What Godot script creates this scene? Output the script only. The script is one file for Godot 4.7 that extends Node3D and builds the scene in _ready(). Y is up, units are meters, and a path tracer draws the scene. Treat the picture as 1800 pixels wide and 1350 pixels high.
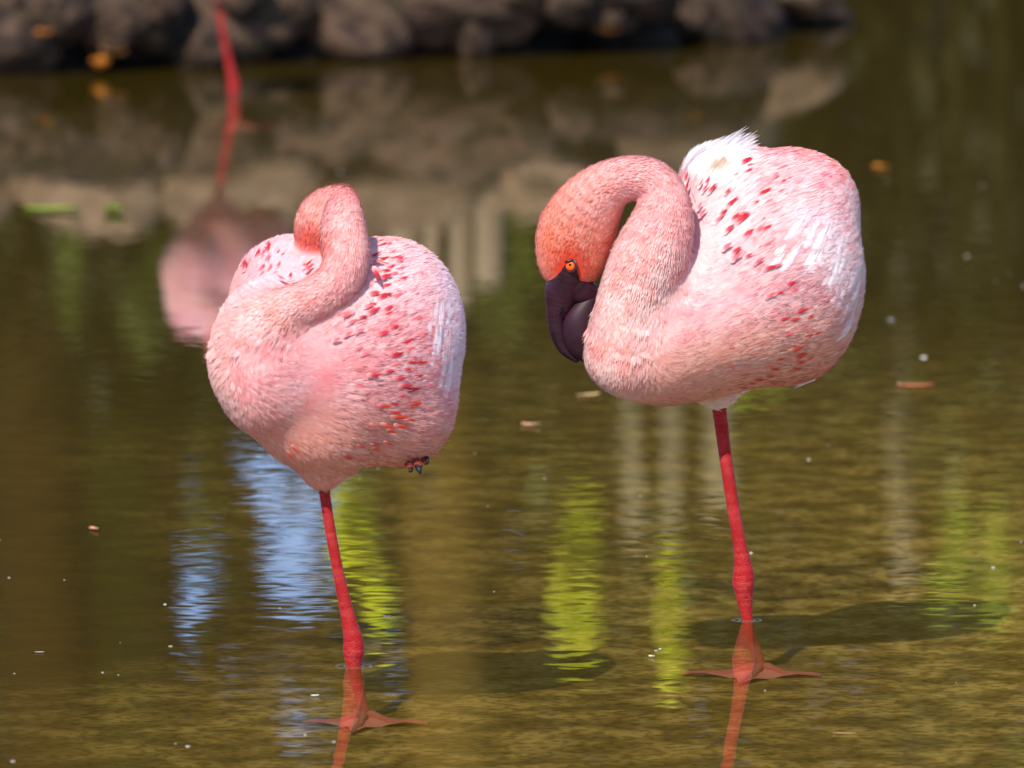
extends Node3D
# Two pink flamingos resting on one leg in a shallow pond, a third by the stone bank behind,
# seen through a long lens. Every length is in metres, y is up, the water lies at y = 0.

const FOCUS := 10.72
const BED := -0.07

var mats := {}
var noise_a := FastNoiseLite.new()
var noise_b := FastNoiseLite.new()
var noise_f := FastNoiseLite.new()
var used := {}


# ---------------------------------------------------------------- small helpers
func rgb8(r: float, g: float, b: float) -> Color:
	return Color(r / 255.0, g / 255.0, b / 255.0).srgb_to_linear()


func numbered(called: String) -> String:
	if not used.has(called):
		used[called] = 0
		return called
	used[called] += 1
	return "%s_%03d" % [called, used[called]]


func tag(o: Node, label: String, category := "", group := "", kind := "") -> Node:
	if label: o.set_meta("label", label)
	if category: o.set_meta("category", category)
	if group: o.set_meta("group", group)
	if kind: o.set_meta("kind", kind)
	return o


func base(called: String, at: Vector3, turn := 0.0) -> Node3D:
	var o := Node3D.new()
	o.name = numbered(called)
	o.position = at
	o.rotation.y = turn
	add_child(o, true)
	return o


func put(called: String, mesh: Mesh, material: Material, parent: Node) -> MeshInstance3D:
	var o := MeshInstance3D.new()
	if parent == self:
		o.name = numbered(called)
	else:
		var full := called
		var taken: Dictionary = parent.get_meta("taken", {})
		if taken.has(called):
			taken[called] += 1
			full = "%s_%03d" % [called, taken[called]]
		else:
			taken[called] = 0
		parent.set_meta("taken", taken)
		o.name = full
	o.mesh = mesh
	o.material_override = material
	if material and mesh is ArrayMesh:
		for s in mesh.get_surface_count():
			mesh.surface_set_material(s, material)
		o.material_override = null
	elif mesh is PrimitiveMesh:
		o.material_override = null
		mesh.material = material
	parent.add_child(o, true)
	return o


func scattered(called: String, mesh: Mesh, material: Material, where: Array[Transform3D], tint: PackedColorArray, parent: Node) -> MultiMeshInstance3D:
	var mm := MultiMesh.new()
	mm.transform_format = MultiMesh.TRANSFORM_3D
	mm.use_colors = true
	if mesh is ArrayMesh:
		mesh.surface_set_material(0, material)
	mm.mesh = mesh
	mm.instance_count = where.size()
	for i in where.size():
		mm.set_instance_transform(i, where[i])
		mm.set_instance_color(i, tint[i])
	var o := MultiMeshInstance3D.new()
	o.name = called if parent != self else numbered(called)
	o.multimesh = mm
	o.set_meta("kind", "stuff")
	parent.add_child(o, true)
	return o


func arrays_mesh(v: PackedVector3Array, n: PackedVector3Array, c: PackedColorArray, idx: PackedInt32Array, uv := PackedVector2Array()) -> ArrayMesh:
	var a := []
	a.resize(Mesh.ARRAY_MAX)
	a[Mesh.ARRAY_VERTEX] = v
	if n.size(): a[Mesh.ARRAY_NORMAL] = n
	if c.size(): a[Mesh.ARRAY_COLOR] = c
	if uv.size(): a[Mesh.ARRAY_TEX_UV] = uv
	a[Mesh.ARRAY_INDEX] = idx
	var m := ArrayMesh.new()
	m.add_surface_from_arrays(Mesh.PRIMITIVE_TRIANGLES, a)
	return m


func smooth_normals(v: PackedVector3Array, idx: PackedInt32Array) -> PackedVector3Array:
	var n := PackedVector3Array()
	n.resize(v.size())
	for t in range(0, idx.size(), 3):
		var f := (v[idx[t + 2]] - v[idx[t]]).cross(v[idx[t + 1]] - v[idx[t]])
		for k in 3:
			n[idx[t + k]] += f
	for i in n.size():
		n[i] = n[i].normalized()
	return n


func matte(called: String, roughness := 0.9, specular := 0.3) -> StandardMaterial3D:
	var m := StandardMaterial3D.new()
	m.resource_name = called
	m.vertex_color_use_as_albedo = true
	m.roughness = roughness
	m.metallic_specular = specular
	mats[called] = m
	return m


func noise_texture(frequency: float, octaves: int, colors: Array, places: Array, size := 512, type := FastNoiseLite.TYPE_SIMPLEX_SMOOTH) -> NoiseTexture2D:
	var n := FastNoiseLite.new()
	n.noise_type = type
	n.frequency = frequency
	n.fractal_octaves = octaves
	n.seed = int(frequency * 100000.0)
	var t := NoiseTexture2D.new()
	t.width = size
	t.height = size
	t.seamless = true
	t.noise = n
	if colors.size():
		var g := Gradient.new()
		g.offsets = PackedFloat32Array(places)
		g.colors = PackedColorArray(colors)
		t.color_ramp = g
	return t


# a round tube along points; radius per point; tint(u along, angle) gives the vertex colour
func tube(points: PackedVector3Array, radii: PackedFloat32Array, around: int, tint: Callable, caps := true) -> ArrayMesh:
	var v := PackedVector3Array()
	var c := PackedColorArray()
	var uv := PackedVector2Array()
	var idx := PackedInt32Array()
	var last := points.size() - 1
	var run := 0.0
	for i in points.size():
		var along: Vector3 = (points[mini(i + 1, last)] - points[maxi(i - 1, 0)]).normalized()
		var side := along.cross(Vector3(0.13, 0.05, 1).normalized()).normalized()
		var up := side.cross(along).normalized()
		if i > 0: run += points[i].distance_to(points[i - 1])
		for k in around:
			var ang := TAU * k / around
			v.append(points[i] + (side * cos(ang) + up * sin(ang)) * radii[i])
			c.append(tint.call(float(i) / last, ang))
			uv.append(Vector2(float(k) / around, run))
	for i in last:
		for k in around:
			var a := i * around + k
			var b := i * around + (k + 1) % around
			idx.append_array(PackedInt32Array([a, a + around, b, b, a + around, b + around]))
	if caps:
		for e in [0, last]:
			var m := v.size()
			v.append(points[e])
			c.append(tint.call(float(e) / last, 0.0))
			uv.append(Vector2(0, 0))
			for k in around:
				var a: int = e * around + k
				var b: int = e * around + (k + 1) % around
				idx.append_array(PackedInt32Array([m, a, b] if e == 0 else [m, b, a]))
	return arrays_mesh(v, smooth_normals(v, idx), c, idx, uv)


func spline(pts: Array, steps: int) -> PackedVector3Array:
	var out := PackedVector3Array()
	var n := pts.size()
	for i in n - 1:
		var a: Vector3 = pts[maxi(i - 1, 0)]
		var b: Vector3 = pts[i]
		var c: Vector3 = pts[i + 1]
		var d: Vector3 = pts[mini(i + 2, n - 1)]
		for s in steps:
			out.append(b.cubic_interpolate(c, a, d, float(s) / steps))
	out.append(pts[n - 1])
	return out


func spline_f(pts: Array, steps: int) -> PackedFloat32Array:
	var out := PackedFloat32Array()
	var n := pts.size()
	for i in n - 1:
		for s in steps:
			out.append(cubic_interpolate(pts[i], pts[i + 1], pts[maxi(i - 1, 0)], pts[mini(i + 2, n - 1)], float(s) / steps))
	out.append(pts[n - 1])
	return out


# ---------------------------------------------------------------- a body described as a field
class Body:
	# lengths on the bird's drawing are in drawing units: k metres each, origin (wx, wy) where the leg meets the water
	var k := 0.00072
	var wx := 0.0
	var wy := 0.0
	var far := 10.8
	var tilt := 0.1425
	var bc := PackedVector3Array()
	var br := PackedVector3Array()
	var bmax := PackedFloat32Array()
	var ca := PackedVector3Array()
	var cb := PackedVector3Array()
	var ra := PackedFloat32Array()
	var rb := PackedFloat32Array()
	var zs := PackedFloat32Array()
	var kb := 0.03
	var kn := 0.01
	var source := Vector3.ZERO
	var tail := Vector3.RIGHT
	var all_b := PackedInt32Array()
	var all_c := PackedInt32Array()
	var near_c := 0          # last nearest segment
	var near_dn := 0.0
	var near_db := 0.0

	func at(x: float, y: float, z: float) -> Vector3:
		var zm := z * k
		return Vector3((x - wx) * k * (1.0 - zm / far), ((wy - y) * k * (1.0 - zm / far) + zm * sin(tilt)) / cos(tilt), zm)

	func drawn(p: Vector3) -> Vector3:
		var s := k * (1.0 - p.z / far)
		return Vector3(wx + p.x / s, wy - (p.y * cos(tilt) - p.z * sin(tilt)) / s, p.z / k)

	func blob(x: float, y: float, z: float, rx: float, ry: float, rz: float) -> void:
		bc.append(at(x, y, z))
		br.append(Vector3(rx, ry, rz) * k)
		bmax.append(maxf(rx, maxf(ry, rz)) * k)
		all_b.append(bc.size() - 1)

	func chain(nodes: Array, steps: int) -> void:   # each node x, y, z, radius, depth of the cross section
		var n := nodes.size()
		var p := []
		for i in n - 1:
			for s in steps:
				var o := []
				for j in 5:
					o.append(cubic_interpolate(nodes[i][j], nodes[i + 1][j], nodes[maxi(i - 1, 0)][j], nodes[mini(i + 2, n - 1)][j], float(s) / steps))
				p.append(o)
		p.append(nodes[n - 1])
		for i in p.size() - 1:
			ca.append(at(p[i][0], p[i][1], p[i][2]))
			cb.append(at(p[i + 1][0], p[i + 1][1], p[i + 1][2]))
			ra.append(p[i][3] * k)
			rb.append(p[i + 1][3] * k)
			zs.append(0.5 * (p[i][4] + p[i + 1][4]))
			all_c.append(ca.size() - 1)

	func value(p: Vector3, bl: PackedInt32Array, cl: PackedInt32Array) -> float:
		var d := 10.0
		for i in bl:
			var q := p - bc[i]
			var r := br[i]
			var k0 := (q / r).length()
			var k1 := (q / (r * r)).length()
			var e := k0 * (k0 - 1.0) / k1 if k1 > 1e-6 else -bmax[i]
			var h := maxf(kb - absf(d - e), 0.0) / kb
			d = minf(d, e) - h * h * kb * 0.25
		var dn := 10.0
		for i in cl:
			var a := ca[i]
			var ab := cb[i] - a
			var ap := p - a
			var z := zs[i]
			ab.z /= z
			ap.z /= z
			var t := clampf(ap.dot(ab) / ab.length_squared(), 0.0, 1.0)
			var e := (ap - ab * t).length() - lerpf(ra[i], rb[i], t)
			if e < dn:
				dn = e
				near_c = i
		near_dn = dn
		near_db = d
		var kk := kn * lerpf(4.0, 1.0, minf(near_c / 8.0, 1.0))   # the neck grows out of the breast softly, and lies over the back with a crease
		var h := maxf(kk - absf(d - dn), 0.0) / kk
		return minf(d, dn) - h * h * kk * 0.25

	func full(p: Vector3) -> float:
		return value(p, all_b, all_c)

	func normal(p: Vector3) -> Vector3:
		var e := 0.0012
		return Vector3(full(p + Vector3(e, 0, 0)) - full(p - Vector3(e, 0, 0)), full(p + Vector3(0, e, 0)) - full(p - Vector3(0, e, 0)), full(p + Vector3(0, 0, e)) - full(p - Vector3(0, 0, e))).normalized()

	# the skin nearest to the viewer's side above a place on the drawing
	func skin(x: float, y: float) -> Vector3:
		var z := 330.0
		for i in 500:
			var d := full(at(x, y, z)) / k
			if d < 0.4: break
			z -= maxf(d * 0.8, 0.6)
			if z < -260.0: break
		return at(x, y, z)

	func bounds() -> AABB:
		var b := AABB((bc[0] if bc.size() else ca[0]), Vector3.ZERO)
		for i in bc.size():
			b = b.expand(bc[i] - br[i]).expand(bc[i] + br[i])
		for i in ca.size():
			b = b.expand(ca[i] - Vector3.ONE * ra[i]).expand(ca[i] + Vector3.ONE * ra[i]).expand(cb[i] - Vector3.ONE * rb[i]).expand(cb[i] + Vector3.ONE * rb[i])
		return b

	# surface nets over the blocks near the skin
	func skin_mesh(cell: float) -> Array:
		var box := bounds().grow(cell * 3.0)
		var B := 8
		var nb := Vector3i((box.size / (cell * B)).ceil()) + Vector3i.ONE
		var nx := nb.x * B
		var ny := nb.y * B
		var nz := nb.z * B
		var f := PackedFloat32Array()
		f.resize(nx * ny * nz)
		f.fill(1.0)
		var active := PackedInt32Array()
		var reach := cell * B * 0.87
		for bz in nb.z:
			for by in nb.y:
				for bx in nb.x:
					var mid := box.position + Vector3(bx + 0.5, by + 0.5, bz + 0.5) * cell * B
					var d := full(mid)
					if absf(d) > reach * 1.6 + kb:
						if d < 0.0:
							for z in B: for y in B:
								var o := ((bz * B + z) * ny + by * B + y) * nx + bx * B
								for x in B: f[o + x] = -1.0
						continue
					active.append((bz * nb.y + by) * nb.x + bx)
					var bl := PackedInt32Array()
					for i in bc.size():
						var q := mid - bc[i]
						var k0 := (q / br[i]).length()
						var k1 := (q / (br[i] * br[i])).length()
						if k1 < 1e-6 or k0 * (k0 - 1.0) / k1 < reach * 1.5 + kb + maxf(0.0, d): bl.append(i)
					var cl := PackedInt32Array()
					for i in ca.size():
						var m := (ca[i] + cb[i]) * 0.5
						if mid.distance_to(m) < reach * 1.3 + kn * 4.0 + ca[i].distance_to(cb[i]) * 0.5 + maxf(ra[i], rb[i]) * maxf(1.0, zs[i]) + maxf(0.0, d): cl.append(i)
					for z in B: for y in B:
						var o := ((bz * B + z) * ny + by * B + y) * nx + bx * B
						for x in B:
							f[o + x] = value(box.position + Vector3(bx * B + x, by * B + y, bz * B + z) * cell, bl, cl)
		var v := PackedVector3Array()
		var idx := PackedInt32Array()
		var id := {}
		var sx := 1
		var sy := nx
		var sz := nx * ny
		var corner := [0, sx, sy, sx + sy, sz, sx + sz, sy + sz, sx + sy + sz]
		var edges := [[0, 1], [2, 3], [4, 5], [6, 7], [0, 2], [1, 3], [4, 6], [5, 7], [0, 4], [1, 5], [2, 6], [3, 7]]
		var at_corner := [Vector3(0, 0, 0), Vector3(1, 0, 0), Vector3(0, 1, 0), Vector3(1, 1, 0), Vector3(0, 0, 1), Vector3(1, 0, 1), Vector3(0, 1, 1), Vector3(1, 1, 1)]
		for code in active:
			var bx := code % nb.x
			var by := (code / nb.x) % nb.y
			var bz := code / (nb.x * nb.y)
			for z in range(bz * B - 1, bz * B + B):
				for y in range(by * B - 1, by * B + B):
					for x in range(bx * B - 1, bx * B + B):
						if x < 0 or y < 0 or z < 0 or x >= nx - 1 or y >= ny - 1 or z >= nz - 1: continue
						var o := z * sz + y * sy + x
						if id.has(o): continue
						var mask := 0
						for c in 8:
							if f[o + corner[c]] < 0.0: mask |= 1 << c
						if mask == 0 or mask == 255: continue
						var sum := Vector3.ZERO
						var n := 0
						for e in edges:
							var s0: float = f[o + corner[e[0]]]
							var s1: float = f[o + corner[e[1]]]
							if (s0 < 0.0) != (s1 < 0.0):
								sum += (at_corner[e[0]] as Vector3).lerp(at_corner[e[1]], s0 / (s0 - s1))
								n += 1
						id[o] = v.size()
						v.append(box.position + (Vector3(x, y, z) + sum / n) * cell)
		for o in id:
			var s0: bool = f[o] < 0.0
			for axis in 3:
				var step: int = [sx, sy, sz][axis]
				if (f[o + step] < 0.0) == s0: continue
				var u: int = [sy, sz, sx][axis]
				var w: int = [sz, sx, sy][axis]
				if not (id.has(o - u) and id.has(o - w) and id.has(o - u - w)): continue
				var q := [id[o], id[o - u], id[o - u - w], id[o - w]]
				if s0:
					idx.append_array(PackedInt32Array([q[0], q[2], q[1], q[0], q[3], q[2]]))
				else:
					idx.append_array(PackedInt32Array([q[0], q[1], q[2], q[0], q[2], q[3]]))
		return [v, idx]


# ---------------------------------------------------------------- feathers
# one feather: strands fan out from the quill at the origin; x across, y out of the body, z towards the tip, unit length
func feather(strands: int, spread: float, width: float, arch: float, ragged: float, root: Color, tip: Color, seed_: int, tip_from := 0.0, round_ := 0.05, taper := 0.28) -> ArrayMesh:
	var rng := RandomNumberGenerator.new()
	rng.seed = seed_
	var v := PackedVector3Array()
	var n := PackedVector3Array()
	var c := PackedColorArray()
	var idx := PackedInt32Array()
	for s in strands:
		var u := 0.0 if strands == 1 else 2.0 * s / (strands - 1) - 1.0
		var reach := 1.0 - taper * u * u - rng.randf() * ragged
		var x0 := u * spread * 0.45
		var x1 := u * spread * rng.randf_range(0.9, 1.1)
		var lift := rng.randf_range(-0.02, 0.03)
		var first := v.size()
		var rows := [0.0, 0.4, 0.75, 1.0]
		for r in 4:
			var t: float = rows[r]
			var x := lerpf(x0, x1, sin(t * PI * 0.5)) - (u * spread * 0.25 * t * t)
			var y := arch * sin(t * PI * 0.75) - 0.18 * x * x / maxf(spread, 0.01) + lift * t
			var w: float = width * [0.8, 1.0, 0.75, 0.06][r]
			var col := root.lerp(tip, clampf((t - tip_from) / (1.0 - tip_from), 0.0, 1.0)) if tip_from >= 0.0 else root.lerp(tip, smoothstep(0.1, 0.42, t * reach))
			for e in [-1, 1]:
				v.append(Vector3(x + e * w * 0.5, y - (0.01 if e * u > 0 else 0.0), t * reach))
				n.append(Vector3(u * 0.12 + e * round_, 1.0, 0.05 - 0.1 * t).normalized())
				c.append(col)
		for r in 3:
			var a := first + r * 2
			idx.append_array(PackedInt32Array([a, a + 1, a + 2, a + 1, a + 3, a + 2]))
	return arrays_mesh(v, n, c, idx)


func placed_feather(p: Vector3, n: Vector3, d: Vector3, tilt: float, length: float, width: float, thick: float) -> Transform3D:
	var flat := (d - n * d.dot(n)).normalized()
	var z := (flat * cos(tilt) + n * sin(tilt)).normalized()
	var x := n.cross(z).normalized()
	var y := z.cross(x)
	return Transform3D(Basis(x * width, y * thick, z * length), p)


func flow(b: Body, p: Vector3) -> Vector3:
	b.full(p)
	var neck := (b.ca[b.near_c] - b.cb[b.near_c]).normalized()
	var body := ((p - b.source).normalized() * 0.75 + b.tail).normalized()
	var w := smoothstep(0.035, -0.005, b.near_dn - b.near_db)
	return body.lerp(neck, w).normalized()


func neckness(b: Body) -> float:
	return smoothstep(0.012, -0.012, b.near_dn - b.near_db)


func mottled(p: Vector3, scale: float) -> float:
	return noise_a.get_noise_3dv(p * scale)


# colours of the plumage of the bird on the right, painted tuft hollow included; along: 0 at the neck's foot .. 1 at the face
func right_plumage(q: Vector3, p: Vector3, w: float, along: float, r: float) -> Color:
	var m := mottled(p, 3.0)
	var f := mottled(p, 9.0)
	var body := rgb8(242, 198, 199).lerp(rgb8(234, 156, 162), clampf(0.30 + m * 0.9 + f * 0.5, 0.0, 1.0))
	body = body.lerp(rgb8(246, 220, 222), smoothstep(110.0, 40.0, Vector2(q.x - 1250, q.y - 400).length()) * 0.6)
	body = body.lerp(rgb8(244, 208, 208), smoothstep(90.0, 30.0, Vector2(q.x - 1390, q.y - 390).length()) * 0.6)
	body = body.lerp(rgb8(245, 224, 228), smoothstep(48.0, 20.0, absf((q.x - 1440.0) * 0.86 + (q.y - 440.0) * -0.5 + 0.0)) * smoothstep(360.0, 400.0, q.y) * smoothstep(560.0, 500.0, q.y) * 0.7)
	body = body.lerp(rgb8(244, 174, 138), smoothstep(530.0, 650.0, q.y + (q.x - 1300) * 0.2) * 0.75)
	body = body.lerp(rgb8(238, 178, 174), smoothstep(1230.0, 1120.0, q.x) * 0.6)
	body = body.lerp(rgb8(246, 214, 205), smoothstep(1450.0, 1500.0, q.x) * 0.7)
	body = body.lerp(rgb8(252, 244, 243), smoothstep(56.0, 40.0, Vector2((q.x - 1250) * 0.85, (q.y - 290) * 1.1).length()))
	body = body.lerp(rgb8(176, 142, 100), smoothstep(21.0, 8.0, Vector2((q.x - 1252) + (q.y - 302) * 0.5, (q.y - 302) * 1.2).length()) * 0.75)  # tan dab paints in the shade of the hollow in the white tuft
	body = body.lerp(rgb8(240, 120, 112), smoothstep(34.0, 8.0, absf(Vector2(q.x - 1338, q.y - 452).length() - 200.0)) * smoothstep(1320.0, 1380.0, q.x) * smoothstep(400.0, 330.0, q.y) * clampf(0.5 + f * 1.2, 0.0, 1.0) * 0.7)
	body = body.lerp(rgb8(248, 236, 228), smoothstep(684.0, 696.0, q.y) * smoothstep(40.0, 30.0, absf(q.x - 1258.0)) * smoothstep(60.0, 20.0, absf(q.z - 10.0)))
	var lower := rgb8(243, 204, 200).lerp(rgb8(236, 164, 158), clampf(0.36 + m * 1.0 + f * 0.7, 0.0, 1.0))
	var middle := rgb8(242, 182, 181).lerp(rgb8(233, 150, 149), clampf(0.5 + f, 0.0, 1.0))
	var upper := rgb8(246, 188, 182).lerp(rgb8(240, 156, 142), clampf(0.5 + f * 0.8, 0.0, 1.0))
	var head := rgb8(244, 150, 122).lerp(rgb8(240, 118, 86), clampf(0.4 + f, 0.0, 1.0))
	var neck := lower.lerp(middle, smoothstep(0.10, 0.32, along)).lerp(upper, smoothstep(0.5, 0.68, along)).lerp(head, smoothstep(0.66, 0.82, along))
	var rim := smoothstep(34.0, 8.0, Vector2(q.x - 1085, q.y - 420).length() * -1.0 + 160.0)
	neck = neck.lerp(rgb8(240, 150, 140), rim * 0.6 * smoothstep(0.6, 0.75, along))
	neck = neck.lerp(rgb8(226, 52, 22), smoothstep(46.0, 14.0, Vector2(q.x - 996, (q.y - 476) * 0.9).length()) * 0.9)
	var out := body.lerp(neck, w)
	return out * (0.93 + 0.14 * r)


# base colours of the plumage of the bird on the left
func left_plumage(q: Vector3, p: Vector3, w: float, along: float, r: float) -> Color:
	var m := mottled(p, 3.0)
	var f := mottled(p, 9.0)
	var body := rgb8(241, 182, 184).lerp(rgb8(234, 144, 148), clampf(0.35 + m * 0.8 + f * 0.4, 0.0, 1.0))
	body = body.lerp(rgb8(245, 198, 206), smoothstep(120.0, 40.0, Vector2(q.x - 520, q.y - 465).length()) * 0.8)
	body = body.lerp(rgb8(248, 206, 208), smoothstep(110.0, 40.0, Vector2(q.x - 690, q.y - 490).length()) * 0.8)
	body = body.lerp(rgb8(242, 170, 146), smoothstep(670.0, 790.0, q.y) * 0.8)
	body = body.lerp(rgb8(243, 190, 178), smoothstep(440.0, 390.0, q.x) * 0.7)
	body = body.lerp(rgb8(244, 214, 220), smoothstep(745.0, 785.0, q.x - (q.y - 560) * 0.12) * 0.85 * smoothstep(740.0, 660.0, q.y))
	body = body.lerp(rgb8(250, 240, 242), smoothstep(22.0, 10.0, Vector2(q.x - 525, (q.y - 425) * 0.8).length()))
	var lower := rgb8(243, 194, 190).lerp(rgb8(237, 164, 154), clampf(0.45 + m * 0.8 + f * 0.6, 0.0, 1.0))
	var middle := rgb8(243, 186, 184).lerp(rgb8(234, 154, 151), clampf(0.5 + f, 0.0, 1.0))
	var head := rgb8(245, 184, 178).lerp(rgb8(239, 150, 132), clampf(0.45 + f * 0.8, 0.0, 1.0))
	var neck := lower.lerp(middle, smoothstep(0.1, 0.3, along)).lerp(head, smoothstep(0.62, 0.8, along))
	neck = neck.lerp(rgb8(224, 66, 30), smoothstep(58.0, 18.0, Vector2(q.x - 540, q.y - 442).length()) * 0.8)
	neck = neck.lerp(rgb8(240, 150, 150), smoothstep(385.0, 345.0, q.y) * 0.6)
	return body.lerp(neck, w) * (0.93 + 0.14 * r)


func plumage(b: Body, parent: Node, v: PackedVector3Array, idx: PackedInt32Array, is_right: bool, keep_off: Body, seed_: int) -> void:
	var rng := RandomNumberGenerator.new()
	rng.seed = seed_
	var sets := [[], [], [], []]
	var tints := [[], [], [], []]
	for i in 4:
		var typed: Array[Transform3D] = []
		sets[i] = typed
	var per_area := 88000.0
	var segments := float(b.ca.size())
	for t in range(0, idx.size(), 3):
		var a := v[idx[t]]
		var e1 := v[idx[t + 1]] - a
		var e2 := v[idx[t + 2]] - a
		var want := e1.cross(e2).length() * 0.5 * per_area
		var count := int(want) + (1 if rng.randf() < want - int(want) else 0)
		for j in count:
			var s := rng.randf()
			var u := rng.randf()
			if s + u > 1.0:
				s = 1.0 - s
				u = 1.0 - u
			var p := a + e1 * s + e2 * u
			var d := flow(b, p)
			var w := neckness(b)
			if w < 0.5 and rng.randf() < 0.5: continue
			var along := b.near_c / segments
			var q := b.drawn(p)
			if keep_off and keep_off.full(p) < 0.0016: continue
			var n := b.normal(p)
			p -= n * (b.full(p) + 0.0003)
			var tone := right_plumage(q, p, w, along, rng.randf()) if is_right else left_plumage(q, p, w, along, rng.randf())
			d = (d + Vector3(rng.randfn(), rng.randfn(), rng.randfn()) * lerpf(0.05, 0.09, w)).normalized()
			w *= smoothstep(0.0, 0.14, along)
			var covert := (smoothstep(1230.0, 1330.0, q.x) if is_right else smoothstep(570.0, 670.0, q.x)) * (1.0 - w)
			if rng.randf() < 0.12 * covert:
				tone = tone * Color(0.95, 0.58, 0.63)
			var which := 0 if w > 0.6 else (1 if rng.randf() < 0.5 else 2)
			var short := smoothstep(0.7, 0.95, along) * w
			var length := lerpf(0.016 + 0.008 * covert, lerpf(0.0110, 0.0105, short), w) * rng.randf_range(0.8, 1.25)
			var width := lerpf(0.0085 + 0.003 * covert, lerpf(0.0040, 0.0036, short), w) * rng.randf_range(0.85, 1.2)
			var tilt := lerpf(0.03, lerpf(0.11, 0.07, short), w) + rng.randf() * lerpf(0.04, lerpf(0.14, 0.10, short), w)
			var shade := rng.randfn() * 0.12 * (1.0 - 0.4 * w)
			tone = tone.lerp(rgb8(252, 240, 240), clampf(shade, 0.0, 0.5)) if shade > 0.0 else tone.lerp(tone * Color(0.95, 0.7, 0.72), clampf(-shade * 1.6, 0.0, 0.7))
			if which > 0 and covert > 0.2 and rng.randf() < 0.12:
				which = 3
				length = 0.028 * rng.randf_range(0.8, 1.2)
				width = 0.0125 * rng.randf_range(0.85, 1.15)
				tilt = 0.045 + rng.randf() * 0.02
			(sets[which] as Array[Transform3D]).append(placed_feather(p, n, d, tilt, length, width, length))
			(tints[which] as Array).append(tone)
	scattered("neck_plumage", feather(3, 0.55, 0.32, 0.05, 0.35, Color(0.92, 0.73, 0.69), Color(1.05, 1.24, 1.25), 5, 0.0, 0.2), mats.plumage, sets[0], PackedColorArray(tints[0]), parent)
	scattered("body_plumage", feather(11, 0.5, 0.085, 0.01, 0.35, Color(0.97, 0.88, 0.88), Color(1.02, 1.06, 1.06), 6, 0.0, 0.0), mats.plumage, sets[1], PackedColorArray(tints[1]), parent)
	scattered("wing_coverts", feather(13, 0.5, 0.085, 0.01, 0.22, Color(0.98, 0.92, 0.93), Color(1.02, 1.06, 1.06), 9, 0.0, 0.0, 0.5), mats.plumage, sets[3], PackedColorArray(tints[3]), parent)
	scattered("body_down", feather(8, 0.5, 0.09, 0.02, 0.45, Color(0.97, 0.9, 0.9), Color(1.02, 1.05, 1.05), 7, 0.0, 0.0), mats.plumage, sets[2], PackedColorArray(tints[2]), parent)


# covert feathers with a red tip, each one on its own: x, y on the drawing, size, depth of the red
func red_tips(b: Body, parent: Node, list: Array, is_right: bool, seed_: int) -> void:
	var rng := RandomNumberGenerator.new()
	rng.seed = seed_
	var deep := [rgb8(184, 16, 40), rgb8(206, 44, 64), rgb8(226, 104, 114), rgb8(212, 62, 40)]
	var more := []
	var listed := list.size()
	for s in range(0, 2 * listed, 4):
		if s >= listed:
			list = more
		var k := s % listed
		if k >= list.size(): break
		var size: float = list[k + 2] * 1.02
		if s < listed and s % 12 != 0 and int(list[k + 3]) < 3:   # a fainter neighbour in the same row
			more.append_array([list[k] + rng.randf_range(-22.0, 22.0), list[k + 1] + rng.randf_range(-18.0, 18.0), rng.randf_range(0.6, 0.9), 2 if rng.randf() < 0.7 else 1])
		var p := b.skin(list[k], list[k + 1])
		if p.z < -0.11: continue
		var n := b.normal(p)
		var d := (flow(b, p) + Vector3(rng.randfn(), rng.randfn(), rng.randfn()) * 0.07).normalized()
		var along := b.near_c / float(b.ca.size())
		var q := b.drawn(p)
		var root := right_plumage(q, p, 0.0, along, 0.5) if is_right else left_plumage(q, p, 0.0, along, 0.5)
		p += n * (rng.randf_range(0.0014, 0.0028) + (0.0026 if (is_right and list[k + 1] < 350.0 and list[k] > 1302.0) or (not is_right and list[k + 1] < 500.0 and list[k] > 640.0) else 0.0)) - d * 0.014 * size
		var shape := feather(7, 0.42, 0.2, 0.04, 0.12, root, deep[int(list[k + 3])], seed_ + s, -1.0, 0.03, rng.randf_range(0.5, 0.7))
		var o := put("spotted_feather", shape, mats.plumage, parent)
		o.transform = placed_feather(p, n, d, 0.15, 0.023 * size, 0.0098 * size * rng.randf_range(0.75, 1.15), 0.019 * size)


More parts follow.
